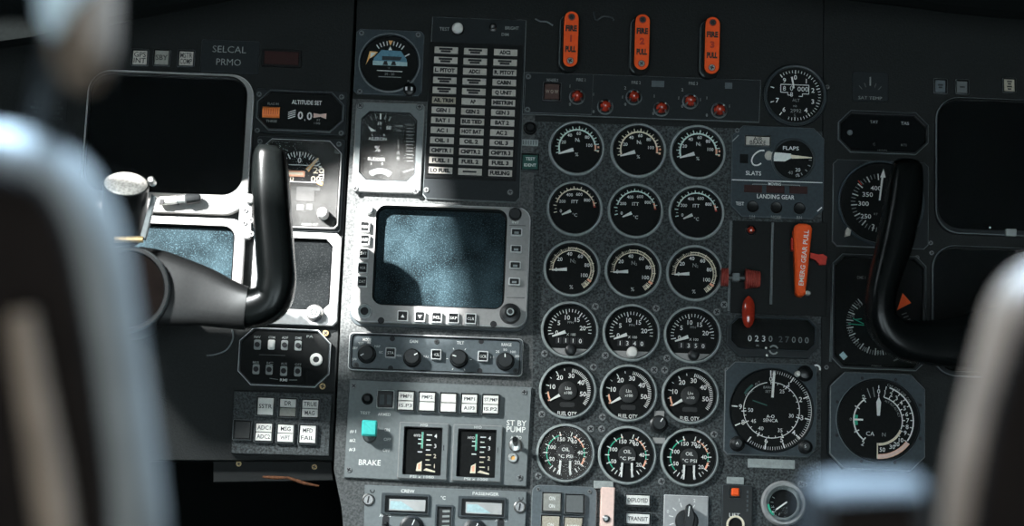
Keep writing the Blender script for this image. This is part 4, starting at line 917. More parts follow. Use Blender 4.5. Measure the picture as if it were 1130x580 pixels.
# ---- right hand instrument column
thing('air_temperature_display', 'dim octagonal display marked TAT and TAS', 'display', 974, 147, HR)
m = MB(); m.frame(octo(0, 0, 100, 48, 14), octo(0, 0, 94, 42, 12), 0, 5, 'case_dark', 0.7, zin=1, edge='edge_dim', inner='black_plastic', floor='screen_dark'); m.build('case')
m = MB(); legend(m, 'TAT', 964.5, 134.5, 3.2, 1.4, 'print_dim', width=9); legend(m, 'TAS', 998.5, 136, 3.2, 1.4, 'print_dim', width=9); legend(m, 'C', 964.5, 159, 2.6, 1.4, 'print_faint'); legend(m, 'KTS', 997.5, 160, 2.6, 1.4, 'print_faint'); legend(m, 'AIR DATA', 973.5, 166.3, 2.4, 1.4, 'print_dim', width=11); c = A(938, 146, 2); m.lathe(c, [(3, 1), (3, 2), (2, 3)], 'edge_dim', 16); m.build('lettering')
thing('outside_temperature_gauge', 'dim small scale lettered SAT TEMP above the TAT display', 'gauge', 960, 96, HR)
m = MB(); m.plate(rrect(0, 0, 40, 34, 3), 0, 2, 'case_dark', 0.5); m.ticks((0, -14), 14, 19, [50, 70, 110, 130], 0.8, 2.1, 'print_faint'); m.seg(0, 1, 0, 11, 1.6, 2.1, 'print_dim'); m.text('SAT TEMP', 0, -13, 3.4, 2.1, 'print_dim', width=26); m.build('scale')
thing('airspeed_indicator', 'airspeed dial numbered 250 to 400, partly behind the right yoke horn', 'gauge', 971, 226, HR)
m = MB(); m.plate(octo(0, 0, 106, 98, 5), 0, 5, 'case_dark', 0.9, edge='edge_dim'); c = A(972, 224, 5); m.lathe(c, [(48.5, 5), (47.5, 8), (45.5, 8), (44.5, 5.2)], 'case_blue', 52, capmat='dial_black', mats=['case_blue', 'case_blue', 'black_plastic']); m.build('case')
d = MB(); z = 5.5
for t, x, y in (('400', 966.5, 207.5), ('350', 957.5, 214.5), ('300', 953, 224.5), ('250', 955.5, 238.5), ('2', 963.5, 249.5)): legend(d, t, x, y, 4.8, z, 'print_white', width=11.5 if len(t) > 1 else None)
d.ticks(c, 28, 33, [96 + 7.5 * k for k in range(24)], 0.7, z, 'print_dim'); d.ticks(c, 26, 33, [96 + 22.5 * k for k in range(9)], 1.2, z, 'print_white'); d.text('KT', *A(966.5, 236, z), 2.4, z, 'print_dim'); d.seg(*A(947, 199, z), *A(951, 204, z), 1.2, z, 'red_paint')
d.build('dial'); a, b = A(970.5, 221, z), A(974.2, 191, z); m = MB(); m.seg(*a, *b, 1.8, 6.2, 'print_white', 2.4); m.flat([(b[0] - 3, b[1] - 5), (b[0] + 3, b[1] - 5), (b[0] + .6, b[1] + 5)], 6.3, 'print_white'); m.build('needle')
m = MB(); pp = [A(x, y, 8) for x, y in [(932, 261), (938, 259.5), (939, 254), (935, 251), (933, 254)]]; m.plate(pp, 6, 11, 'lamp_cream', 0.8); m.build('speed_bug')
g = MB(); g.lathe(c, [(45, 7.2), (44.8, 7.7)], 'clear_glass', 44); g.build('glass')
thing('radio_compass', 'dark square compass dial with an orange triangle beside the right yoke horn', 'gauge', 969, 345, HR)
m = MB(); m.frame(octo(0, 0, 104, 128, 11), octo(0, 0, 97, 121, 10), 0, 7, 'case_dark', 0.9, zin=2, edge='edge_dim', inner='black_plastic', floor='dial_black'); m.build('case')
d = MB(); z = 2.4; c = A(969, 357, z)
d.ticks(c, 30, 35, [130 + 5 * k for k in range(34)], 0.7, z, 'print_dim'); d.ticks(c, 27.5, 35, [130 + 15 * k for k in range(12)], 1.1, z, 'print_white')
for t, x, y in (('33', 949, 336), ('30', 941, 347.5), ('27', 938.5, 363.5), ('24', 944, 375.5), ('21', 956, 385.5), ('18', 970, 388.5)):
    p = A(x, y, z); d.text(t, p[0], p[1], 4.2, z, 'print_dim', rot=math.degrees(math.atan2(p[1] - c[1], p[0] - c[0])) - 90)
for a, b in (((941, 351), (953, 357)), ((943, 352.5), (951, 351.5)), ((936, 357), (953.5, 358.5))): d.seg(*A(*a, z), *A(*b, z), 1.0, z, 'green_paint')
for k in range(3): p = A(998 + k * 2, 346 + k * 3.4, z); d.seg(p[0] - 3, p[1] - 1, p[0] + 2.5, p[1] + 1.2, 0.9, z, 'print_dim')
p = A(931, 392.5, z); d.flat([(p[0] - 5, p[1] + 1), (p[0], p[1] - 4.6), (p[0] + 4.4, p[1] - .6), (p[0] - .6, p[1] + 5)], z, 'sky_pale'); p = A(1005, 397.5, z); d.flat([(p[0] - 4, p[1] + 1.5), (p[0], p[1] - 2.6), (p[0] + 4.4, p[1] + 1.5)], z, 'print_white'); p = A(989, 396.5, z); d.seg(p[0] - 3, p[1] - 1.5, p[0] + 3, p[1] + 1.5, 1.6, z, 'print_faint')
legend(d, 'DME 1', 950.5, 306, 3.2, z, 'print_dim', width=9); legend(d, 'COMPASS', 967, 404, 2.6, z, 'print_dim', width=11)
d.build('dial')
m = MB(); m.flat([A(990, 342, 3), A(1005.5, 334, 3), A(996, 323, 3)], 3.0, 'orange_paint'); m.build('heading_flag', label='orange triangular flag')
glass_part(0, 0, octo(0, 0, 96.5, 120.5, 10), 5)
def crt(name, label, px, py, w, h, r, face, z1, edge, glass):
    thing(name, label, 'screen', px, py, HR)
    m = MB(); m.frame(rrect(0, 0, w, h, r, 8), rrect(0, 2, w - 5, h - 8, r - 2, 8), 0, z1, face, 1.0, zin=1.5, edge=edge, inner='black_plastic'); m.build('bezel')
    m = MB(); m.flat(rrect(0, 2, w - 5, h - 8, r - 2, 8), 1.6, 'screen_dark'); m.build('screen'); glass_part(0, 0, rrect(0, 2, w - 6, h - 9, r - 2, 8), 4, glass)
crt('flight_display', 'large dark unlit screen at the upper right behind right seat', 1120, 186, 178, 154, 26, 'case_dark', 8, 'edge_dim', 'clear_glass')
m = MB(); c = A(1115, 257, 8); m.plate(rrect(c[0], c[1], 12, 8, 1, 2), 8, 12, 'print_dim', 0.6); m.build('key'); m = MB(); c = A(1092.5, 251, 8); m.disc(c, 1.2, 8.2, 'print_white', 12); m.build('sensor_dot')
crt('navigation_display', 'dark unlit screen at right, below the upper right screen', 1118, 346, 182, 146, 26, 'case_dark', 8, 'edge_dim', 'clear_glass')
for lab, x, y, c_, t in (('dim square caption button nearest the TAT display, top right', 1037, 96, 'case_grey', ('#',)), ('middle dim caption button above the upper right screen', 1061, 97, 'print_faint', ('-',)), ('pale caption button above the upper right screen, furthest right', 1113, 95, 'lamp_tan', ('#', '#'))):
    thing('caption_button', lab, 'button', x, y, HR, 'caption buttons above the right screen'); push_button(x, y, 15, 17, t, 0, c_, 'black_plastic', 5, size=3.4)

# ================================================================== bottom row right of the temperature panel
thing('lamp_cluster', 'rounded grey plate holding four square caption lamps at bottom centre', 'control panel', 622, 572, HC)
m = MB(); pp = inset([A(x, y, 4) for x, y in [(584, 622), (658, 625), (661, 544), (587, 536)]], 0); m.plate(rrect(0, 0, 72, 72, 8), 0, 4, 'case_grey', 0.8, edge='edge_dim'); m.build('plate')
for x, y, cp, t in ((609, 554, 'lamp_grey', ('ON', 'ON')), (634, 556, 'print_faint', ('',)), (607.5, 579, 'lamp_tan', ('ON',)), (632.5, 581, 'lamp_tan', ('NORM',))):
    push_button(x, y, 23, 23, t, 4, cp, 'black_plastic', 5, ink='print_white', size=4, name='caption_lamp')
for x, y in ((594, 539.5), (650.5, 542)): screw_part(x, y, 2.2, 4, 'screw_steel', None)
thing('switch_guard', 'pale pink upright strip below a small grey placard at bottom centre', 'switch', 669, 560, HC)
m = MB(); m.plate(rrect(0.5, -1, 15, 44, 1.2, 3), 0, 22, 'pink_paint', 1.0); m.build('guard_cover'); m = MB(); c = A(669, 572, 22); m.lathe(c, [(4, 22), (4, 23.5), (2, 25)], 'steel', 20); m.build('pivot')
m = MB(); c = A(666, 534.5, 2); m.plate(rrect(c[0], c[1], 22, 8.5, 0.6, 2), 0, 3, 'ring_grey', 0.5); m.build('placard')
thing('deployed_lamp', 'white rectangular caption lamp reading DEPLOYED', 'lamp', 703.5, 552, HC); push_button(703.5, 552, 29.5, 14.5, ('DEPLOYED',), 0, 'lamp_white', 'black_plastic', 7, size=4.4)
thing('transit_lamp', 'white rectangular caption lamp reading TRANSIT', 'lamp', 703.5, 572.5, HC); push_button(703.5, 572.5, 29.5, 14.5, ('TRANSIT',), 0, 'lamp_white', 'black_plastic', 7, size=4.4)
thing('rotary_selector', 'pale grey square plate with a black rotary pointer knob at bottom', 'knob', 756.5, 571, HC)
m = MB(); m.plate(rrect(0, 0, 49, 49, 0.8, 2), 0, 4, 'bezel_light', 0.7, edge='edge_light'); m.ticks((0, -2), 14, 19, [110, 140, 60, 170, 200], 1.0, 4.1, 'print_white'); m.text('1', -8, 19, 3.4, 4.1, 'print_white'); m.text('2', 9, 19, 3.4, 4.1, 'print_white'); m.text('0', -20, 6, 3.4, 4.1, 'print_white'); m.build('plate')
m = MB(); m.lathe((1, -4), [(13, 4), (13, 6), (11, 8)], 'knob_black', 30); m.plate([(-4, -16), (6, -16), (9, 0), (5, 12), (2, 14), (-1, 12), (-3, 0)], 8, 24, 'knob_black', 1.4); m.seg(1, 0, 2, 11, 1.2, 24.1, 'print_white'); m.build('pointer_knob')
thing('lift_control', 'black upright strip marked LIFT with an orange lamp under AUTO placard', 'control panel', 813, 563, HC)
m = MB(); m.plate(rrect(0, 0, 34, 56, 2, 3), 0, 5, 'black_plastic', 0.8, edge='ring_dark'); c = A(810.5, 568, 5); m.text('LIFT', c[0], c[1], 4.2, 5.1, 'print_white', width=11.5)
for k in range(5): m.seg(11, 22 - k * 5, 11, 19 - k * 5, 2, 5.1, 'ring_dark')
m.build('plate')
m = MB(); c = A(811, 543, 5); m.plate(rrect(c[0], c[1], 12, 12, 1, 2), 5, 9, 'black_plastic', 0.6); m.plate(rrect(c[0], c[1], 9, 8.5, 1.5, 3), 9, 12, 'orange_paint', 1.4); m.build('lamp')
m = MB(); c = A(811.5, 578.5, 5); m.lathe(c, [(10, 5), (10, 7), (8, 7), (7.6, 5.4)], 'print_cream', 28, capmat='dial_black'); m.build('selector_ring')
m = MB(); c = A(811.5, 530, 1.6); m.plate(rrect(c[0], c[1], 19, 8, 0.6, 2), 0, 2, 'ring_grey', 0.4); m.text('AUTO', c[0], c[1], 4.0, 2.1, 'print_dim', width=13); m.build('placard')
thing('pressure_gauge', 'small round silver ringed gauge at the bottom beside LIFT strip', 'gauge', 864, 555.5, HC)
m = MB(); m.lathe((0, 0), [(25, 0), (25, 6), (23, 9), (19.5, 8), (15.5, 2)], 'bezel_light', 44, capmat='dial_black', mats=['ring_dark', 'bezel_light', 'bezel_light', 'ring_grey']); m.build('bezel')
d = MB(); d.arc((0, 0), 16, 18.2, 185, 230, 6.9, 'green_paint'); d.seg(-8, -7, 4, 2, 1.6, 3.0, 'print_white'); d.seg(-14, -13, -11, -9, 2, 2.6, 'print_white'); d.ticks((0, 0), 11, 14, [150 + 25 * k for k in range(5)], 0.9, 2.5, 'print_dim'); d.build('dial')
m = MB(); m.lathe((0, 0), [(20.5, 8.6), (18, 10.0), (10, 11.2), (3, 11.4)], 'clear_glass', 36); m.build('glass')
screw_part(888, 534.5, 3, 0)

# ================================================================== left board
thing('flight_display', 'large dark unlit screen with thin pale edge at the upper left', 'screen', 186, 158, HL)
m = MB(); m.frame(rrect(0, 0, 184, 158, 26, 8), rrect(-2.5, 9.25, 173, 132.5, 21, 8), 0, 9, 'bezel_grey', 1.0, zin=1.5, edge='edge_light', inner='black_plastic'); m.build('bezel')
m = MB(); m.flat(rrect(-2.5, 9.25, 173, 132.5, 21, 8), 1.7, 'screen_dark'); m.build('screen'); glass_part(0, 0, rrect(-2.5, 9.25, 172, 131.5, 21, 8), 4)
m = MB(); a, b = A(176, 222, 14), A(222, 219, 14)
pts = [(a[0] + (b[0] - a[0]) * t, a[1] + (b[1] - a[1]) * t, 15) for t in (0, 0.3, 0.42, 0.46, 0.62, 0.66, 0.94, 1.0)]
m.tube(pts[:3], [4.6, 4.6, 4.4], 'lamp_white', 16); m.tube(pts[2:5], [4.0, 4.0, 4.2], 'ring_grey', 16); m.tube(pts[4:], [4.4, 6.2, 5.0, 3.2], 'knob_black', 16); c = A(178.5, 222, 20); m.plate(rrect(c[0], c[1], 5, 5, .5, 2), 18, 20, 'print_dark', 0.3)
m.plate(rrect((pts[1][0] + pts[2][0]) / 2, (pts[1][1]), 10, 8, 1, 2), 9, 12, 'black_plastic', 0.4); m.build('selector_stalk', label='white and black stalk lying along the lower frame')
thing('navigation_display', 'dusty sunlit screen beside the left yoke arm, below upper left screen', 'screen', 184, 288, HL)
m = MB(); m.frame(rrect(0, 0, 171, 97, 16, 8), rrect(-3, 1, 153, 76, 12, 8), 0, 10, 'bezel_grey', 1.2, zin=1.5, edge='edge_light', inner='black_plastic'); m.build('bezel')
m = MB(); m.plate(rrect(-3, 1, 152.6, 75.6, 12, 8), 1.5, 4.0, 'dusty_screen', 0.8); m.build('screen')
thing('frame_bracket', 'small pale bracket with screws in the corner between left screens', 'bracket', 272, 238, HL)
m = MB(); m.plate(rrect(0, -2, 14, 50, 3), 0, 9, 'bezel_light', 0.8); m.build('plate')
for x, y in ((268.5, 232), (267.5, 246), (277, 243), (277.5, 258)): screw_part(x - 0 if x > 270 else x + 2, y, 3.0, 9, 'bezel_light', None)
for lab, x, y, t, c_ in (('pale caption button reading GPS INT, leftmost above the left screen', 155, 64.5, ('GPS', 'INT'), 'lamp_cream'), ('dim middle caption button above the upper left screen', 179, 64.5, ('SBY',), 'lamp_grey'), ('cream caption button reading MSTR COMP above the upper left screen', 206, 65.5, ('MSTR', 'COMP'), 'lamp_cream')):
    thing('caption_button', lab, 'button', x, y, HL, 'caption buttons above the left screen'); push_button(x, y, 19, 19.5, t, 0, c_, 'black_plastic', 5, size=5.6)
thing('placard', 'dim black plate lettered SELCAL PRMO', 'placard', 254, 63, HL)
m = MB(); m.plate(rrect(0, 0, 64, 37, 2), 0, 2.5, 'case_dark', 0.6, edge='ring_dark'); m.text('SELCAL', -1, 8.0, 7.4, 2.6, 'print_dim', width=37, bold=-.008); m.text('PRMO', -1, -6.5, 7.4, 2.6, 'print_dim', width=27, bold=-.008); m.build('plate')
thing('warning_lamp', 'dim brown rectangular lamp between SELCAL plate and attitude ball', 'lamp', 311, 65, HL)
m = MB(); m.plate(rrect(0, 0, 44, 20, 1.5, 3), 0, 3, 'black_plastic', 0.6); m.build('housing'); m = MB(); m.plate(rrect(0, 0, 38, 15, 1, 3), 3, 4, 'brown_lens' if False else 'red_dim', 0.4); m.build('lens')
thing('placard', 'faint printed data plate beside the left seat headrest', 'placard', 52, 122, HL)
m = MB(); m.plate(rrect(0, 0, 44, 26, 1), 0, 1, 'black_paint', 0.3)
for k in range(4): m.text('REG 5-T DATA' if k % 2 else 'TYPE NAME', 0, 9 - 6 * k, 3.0, 1.1, 'print_faint', width=30 + (k % 2) * 6)
m.build('plate')
thing('altitude_setting_display', 'black octagonal display lettered ALTITUDE SET with an orange drum', 'display', 332, 124.5, HL)
m = MB(); m.plate(rrect(0, 0, 101, 50, 3), 0, 5, 'case_dark', 0.8, edge='ring_dark'); m.frame(octo(0, 0, 96, 46, 14), octo(0, 0, 91, 41, 12), 5, 9, 'ring_dark', 0.7, zin=5.2, edge='edge_dim', inner='black_plastic', floor='dial_black'); m.build('case')
m = MB(); z = 5.6
legend(m, 'ALTITUDE SET', 338.5, 113, 4.6, z, width=33); legend(m, 'FLAG IN', 301.5, 114.5, 2.6, z, 'print_dim', width=12); legend(m, 'THREE', 299.5, 133.5, 2.6, z, 'print_dim', width=12); legend(m, '0', 331.5, 127.2, 8.2, z, 'print_white', bold=.02); legend(m, '0', 341.5, 128, 8.2, z, 'print_white', bold=.02); legend(m, ',', 336.5, 130, 5, z); legend(m, 'FT', 351.5, 132.5, 2.4, z, 'print_dim'); legend(m, '1 000', 350, 136, 2.2, z, 'print_dim'); legend(m, 'ALTIMETER', 329, 144, 2.2, z, 'print_dim', width=11)
c = A(322, 126.5, z)
for k in range(4): m.seg(c[0] - 4, c[1] - 4.5 + k * 2.3, c[0] + 4, c[1] - 1.5 + k * 2.3, 1.0, z, 'print_white')
m.build('lettering')
m = MB(); c = A(299.3, 123.8, 6); m.loft([[(c[0] + sx, c[1] + 6.2 * math.cos(t), 5.4 + 4.0 * math.sin(t)) for t in [PI * i / 12 for i in range(13)]] for sx in (-9.5, 9.5)][::1], 'orange_drum', False, False, closed=False)
for k in range(7): m.seg(c[0] - 7.5 + k * 2.5, c[1] - 3.2, c[0] - 7.5 + k * 2.5, c[1] + 3.2, 0.5, 9.6, 'red_paint')
m.build('drum', label='orange drum'); m = MB(); c = A(353, 127.5, 6); m.flat([(c[0] - 7, c[1] + 2.6), (c[0] - 7, c[1] - 2.8), (c[0] + 0.5, c[1] - 1.2), (c[0] + 7, c[1] - 3.4), (c[0] + 7, c[1] + 2.8), (c[0], c[1] + 1.6)], 5.7, 'pink_paint'); m.build('warning_flag', label='pale pink flag')
for x, y in ((286, 104), (377, 107), (284, 144), (376.5, 147)): screw_part(x, y, 2.6, 5, 'edge_dim')
thing('radio_altimeter', 'half sunlit altitude dial right of the left yoke horn', 'gauge', 330, 204, HL)
m = MB(); m.plate(rrect(0, 0, 97, 105, 3), 0, 5, 'case_dark', 0.8, edge='ring_dark'); m.frame(octo(0, 0, 92, 99, (4, 14, 14, 4)), octo(0, 0, 88, 95, (3, 12.5, 12.5, 3)), 5, 9, 'bezel_grey', 0.7, zin=5.2, edge='edge_light', inner='black_plastic', floor='dial_black'); m.build('case')
d = MB(); z = 5.5; c = A(329.5, 194.5, z)
d.ticks(c, 22, 28, [90 - 14 * k for k in range(-3, 8)], 1.1, z, 'print_white'); d.ticks(c, 24, 28, [83 - 14 * k for k in range(-3, 8)], 0.7, z, 'print_white'); d.text('0', c[0], c[1] + 18.2, 6, z, 'print_white', bold=.012)
d.arc(c, 22, 28, -20, -12, z, 'amber'); q = A(337, 191, z)
for (x0, y0, x1, y1) in ((-19, 9, 14, 9), (14, 9, 20, 5), (20, 5, 20, -6), (20, -6, 14, -10), (14, -10, -19, -10)): d.seg(q[0] + x0, q[1] + y0, q[0] + x1, q[1] + y1, 0.8, z, 'print_white')
legend(d, '00', 348.5, 197.5, 6.4, z, 'print_cream', width=11); legend(d, '20', 351.5, 188, 6.4, z, 'print_cream', width=12); legend(d, '0', 322, 197, 6, z, 'print_cream')
for k in range(3): legend(d, '-', 320 + k * 8, 186, 3, z, 'print_dim')
p = A(337, 216, z); d.plate(rrect(p[0], p[1], 20, 12, 1, 2), z, z + 1, 'hub_dark', 0.2); d.flat(rrect(p[0] - 5, p[1] - 13, 7, 6), z, 'print_dim'); d.flat(rrect(p[0] + 5, p[1] - 12, 6, 6), z, 'print_dim'); d.plate(rrect(p[0] + 3, p[1] + 8, 26, 4, .5, 2), z, z + .6, 'dial_grey', 0.1)
p = A(345, 247.5, z); d.text('RADIO ALT', p[0] - 3, p[1], 2.8, z, 'print_dim', width=18); d.build('dial')
m = MB(); a, b = A(339, 188, z), A(351.5, 174.5, z); m.seg(*a, *b, 5.0, 6.4, 'amber', 1.6); m.seg(*a, *b, 2.4, 6.6, 'print_cream', 0.8); m.build('pointer'); m = MB(); c2 = A(326, 191.5, 6); m.plate(rrect(c2[0], c2[1], 21, 7, 1, 2), 5.5, 7, 'salmon', 0.5); m.plate(rrect(c2[0], c2[1], 17, 3, .5, 2), 7, 7.3, 'print_cream', 0.1); m.build('flag', label='salmon coloured flag')
glass_part(0, 0, octo(0, 0, 87.5, 94.5, (3, 12.5, 12.5, 3)), 7.0, 'smudged_glass')
m = MB(); c = A(356.5, 236, 10); m.lathe(c, [(6.5, 7.8), (6.5, 12), (5.6, 20), (4.4, 21)], 'bezel_light', 24); m.build('setting_knob')
for x, y in ((287, 156), (374, 159), (372, 167)): screw_part(x, y, 2.6, 5, 'edge_dim')
thing('marker_display', 'scratched dark screen in a bright frame below the radio altimeter', 'screen', 327, 308, HL)
m = MB(); m.frame(octo(0, 0, 96, 103, 5), octo(-1.5, 5, 79, 78, 7), 0, 9, 'bezel_light', 1.0, zin=1.5, edge='edge_light', inner='black_plastic'); m.build('bezel')
m = MB(); m.plate(octo(-1.5, 5, 78.6, 77.6, 7), 1.5, 4.0, 'scratched_screen', 0.8); m.build('screen')
m = MB(); c = A(347, 345, 12); m.lathe(c, [(9.5, 9), (9.5, 10.5), (7.5, 12), (7.2, 18), (6, 19.5)], 'bezel_light', 28, mats=['steel', 'steel', 'bezel_light', 'edge_light']); m.arc(c, 2.4, 4, 0, 360, 19.7, 'screw_dark', 20); m.build('setting_knob')
thing('switch_console', 'black octagonal panel with eight small switches in two rows', 'control panel', 314.5, 395, HL)
m = MB(); m.frame(octo(0, 0, 101, 64, 15), octo(0, 0, 96, 59, 13.5), 0, 8, 'ring_dark', 0.7, zin=5, edge='edge_light', inner='black_plastic', floor='dial_black'); m.build('case')
z = 5.2
for i, (x, y) in enumerate([(284, 380), (299.5, 380), (314, 380.5), (329, 381), (282.5, 407), (297, 407.6), (313, 409), (328.5, 409.5)]):
    c = A(x, y, 6); m = MB(); m.plate(rrect(c[0], c[1], 7.6, 11, 1.6, 3), 5, 6.2, 'print_dim' if i != 1 else 'lamp_white', 0.3)
    if i != 1: m.plate(circ(c[0], c[1], 2.9, 16), 6.2, 8.5, 'print_dark', 0.5)
    else: m.plate(rrect(c[0], c[1], 5.4, 8.5, 1.6, 3), 6.2, 9, 'lamp_white', 0.6)
    m.build('switch')
m = MB()
for t, x, y in (('NAV', 284, 371.5), ('COM', 300, 372), ('ADF', 314.5, 372.3), ('DME', 329.5, 372.7), ('MKR', 282.5, 399.5), ('IC', 298, 400.3), ('AUX', 313.5, 401), ('OFF', 329, 402), ('PA', 342, 371)): legend(m, t, x, y, 2.6, z, 'print_dim', width=7)
legend(m, 'RMI', 313, 419, 3.0, z, 'print_white', width=8); m.seg(*A(297.5, 417, z), *A(307, 418.5, z), .6, z, 'print_dim'); m.seg(*A(319, 419, z), *A(328, 419, z), .6, z, 'print_dim'); m.seg(*A(286, 391, z), *A(315, 392, z), .5, z, 'print_faint'); m.build('lettering')
m = MB(); c = A(349, 396.5, 6); m.lathe(c, [(7, 5), (7, 7), (6, 8), (3.4, 8), (3.2, 6)], 'lamp_white', 26, capmat='print_dark'); m.build('push_switch')
for x, y in ((359.5, 367.5), (356, 426)): screw_part(x, y, 3.4, 2, 'brass', None)
BT = [(293.5, 448.5, ('SSTR',), 0, 0), (318, 450, ('DR', ''), 0, 1), (342.5, 451, ('TRUE', 'MAG'), 1, 0), (291.5, 477, ('ADC1', 'ADC2'), 1, 0), (315.5, 478.3, ('MSG', 'WPT'), 1, 0), (340, 479.3, ('MFD', 'FAIL'), 0, 0), (268, 474.5, ('',), 0, 0)]
thing('push_button_block', 'grey block of six white caption buttons and a dark one, lower left', 'control panel', 312, 468, HL)
m = MB(); pp = [A(x, y, 10) for x, y in [(255, 500), (363, 503), (366.5, 434), (258, 431)]]; m.plate(pp, 0, 10, 'grey_crackle', 0.8); m.build('plate')
for i, (x, y, t, sp, hd) in enumerate(BT):
    push_button(x, y, 21, 22.5, t, 10, 'lamp_white' if i < 6 else 'hub_dark', 'black_plastic', 6, split=bool(sp), half_dark=bool(hd), size=4.4)
thing('loop_cable', 'thin grey cable curving below the left yoke arm', 'cable', 245, 380, HL)
m = MB(); q = spline([(*A(256, 362, 3), 3), (*A(257, 374, 3), 4), (*A(250, 386, 3), 5), (*A(238, 391, 3), 4), (*A(228, 392, 3), 3)], 6); m.tube(q, 0.9, 'edge_dim', 8); m.build('cable_run')

# ================================================================== yokes
def yoke(name, label, ox, oy, H0, path, half, dep, extra):
    thing(name, label, 'yoke', ox, oy, H0)
    K = C.K
    pts = spline([(*A(x, y, z), z, hw, d) for (x, y, z), hw, d in zip(path, half, dep)], 8)
    return pts
LH = 0.010
path = [(299, 163, 133), (298, 172, 133), (299, 205, 132), (301, 245, 131), (304, 285, 130), (305, 312, 129), (298, 332, 128), (276, 340, 127), (250, 335, 126), (222, 327, 125), (196, 322, 124), (172, 318, 123), (150, 316, 122)]
half = [12, 17.5, 20, 20.5, 20.5, 20.5, 20.5, 21, 25, 31, 36, 40, 42]
dep = [14, 20, 23, 23, 23, 23, 22, 19, 15, 13, 13, 13, 13]
pts = yoke('control_yoke', 'black pilot yoke with an upright horn crossing the left screens', 150, 320, LH, path, half, dep, 1)
n_h = 8 * 7 + 3
m = MB(); m.sweep([p[:3] for p in pts[:n_h + 1]], [p[3] for p in pts[:n_h + 1]], [p[4] for p in pts[:n_h + 1]], 'horn_plastic', 24, pw=2.6); m.build('horn', angle=50)
m = MB(); m.sweep([p[:3] for p in pts[n_h - 2:]], [p[3] + 0.7 for p in pts[n_h - 2:]], [p[4] + 0.7 for p in pts[n_h - 2:]], 'arm_grey', 24, pw=3.4); m.build('arm', angle=50)
m = MB(); c = A(139, 320, 140); m.lathe(c, [(40, 95), (46.5, 100), (46.5, 144), (45, 147), (41.5, 147), (40, 143)], 'black_plastic', 48, capmat='leather_dark', mats=['black_plastic', 'black_plastic', 'edge_dim', 'black_plastic', 'black_plastic']); m.build('hub')
m = MB(); c = A(139, 320, 60); m.lathe(c, [(26, -18), (24, 104)], 'black_plastic', 32, cap0=True); m.build('column')
m = MB(); c = A(277.5, 221, 133); m.lathe(c, [(5.5, 125), (5.5, 138), (4.2, 141), (2, 142)], 'bezel_grey', 20); m.build('trim_button', label='small pale round button')
m = MB(); c = A(162, 235, 155); pp = [A(x, y, 155) for x, y in [(154, 262), (160, 264), (172, 217), (167, 213)]]; m.plate(pp, 148, 154, 'edge_dim', 0.8); m.tube([(*A(127, 264, 155), 155), (*A(158, 264, 155), 155)], 3.4, 'brass', 10); m.build('clip_bracket')
thing('reading_lamp', 'short black cylinder with a crinkled silver oval face, above left yoke hub', 'lamp', 140, 230, LH)
# a can whose open face is tilted towards the pilot
ctr = Vector((*A(139, 203, 160), 160)); ax = Vector((0.10, 0.72, 0.68)).normalized(); u = Vector((1, -0.1, 0)); u = (u - ax * u.dot(ax)).normalized(); w = ax.cross(u)
ring = lambda r, s, n=36: [tuple(ctr + ax * s + (u * math.cos(2 * PI * j / n) + w * math.sin(2 * PI * j / n)) * r) for j in range(n)]
m = MB(); m.loft([ring(19, -66), ring(22.5, -60), ring(23.5, -4), ring(23.5, 0), ring(22, 0.6)], 'black_plastic', True, False); m.build('housing')
m = MB(); m.loft([ring(22, 0.5), ring(20, 2.2), ring(14, 3.4), ring(6, 4.0)], 'foil', False, True); m.build('diffuser', label='crinkled silver face')
m = MB(); c = A(167, 199, 150); m.lathe(c, [(4, 140), (4, 152), (2.5, 155)], 'steel', 18); m.build('pivot_screw')
path = [(1001, 178, 133), (1000, 188, 133), (996, 225, 132), (988, 265, 131), (978, 300, 130), (971, 333, 129), (975, 358, 128), (996, 374, 127), (1036, 378, 126), (1080, 374, 125), (1120, 370, 124), (1160, 368, 123)]
half = [12, 17, 19.5, 19, 17, 15.5, 17, 21, 25, 31, 36, 40]
dep = [14, 20, 23, 23, 23, 23, 22, 19, 15, 13, 13, 13]
pts = yoke('control_yoke', 'black copilot yoke horn crossing the airspeed and compass dials', 1160, 368, LH, path, half, dep, 1)
m = MB(); m.sweep([p[:3] for p in pts[:n_h + 1]], [p[3] for p in pts[:n_h + 1]], [p[4] for p in pts[:n_h + 1]], 'horn_plastic', 24, pw=2.6); m.build('horn', angle=50)
m = MB(); m.sweep([p[:3] for p in pts[n_h - 2:]], [p[3] - 0.4 for p in pts[n_h - 2:]], [p[4] - 0.4 for p in pts[n_h - 2:]], 'horn_plastic', 24, pw=3.0); m.build('arm', angle=50)
m = MB(); c = A(1172, 366, 140); m.lathe(c, [(40, 95), (46, 100), (46, 144), (44, 147)], 'black_plastic', 48); m.build('hub')
m = MB(); c = A(1172, 366, 60); m.lathe(c, [(26, -15), (24, 98)], 'black_plastic', 32, cap0=True); m.build('column')

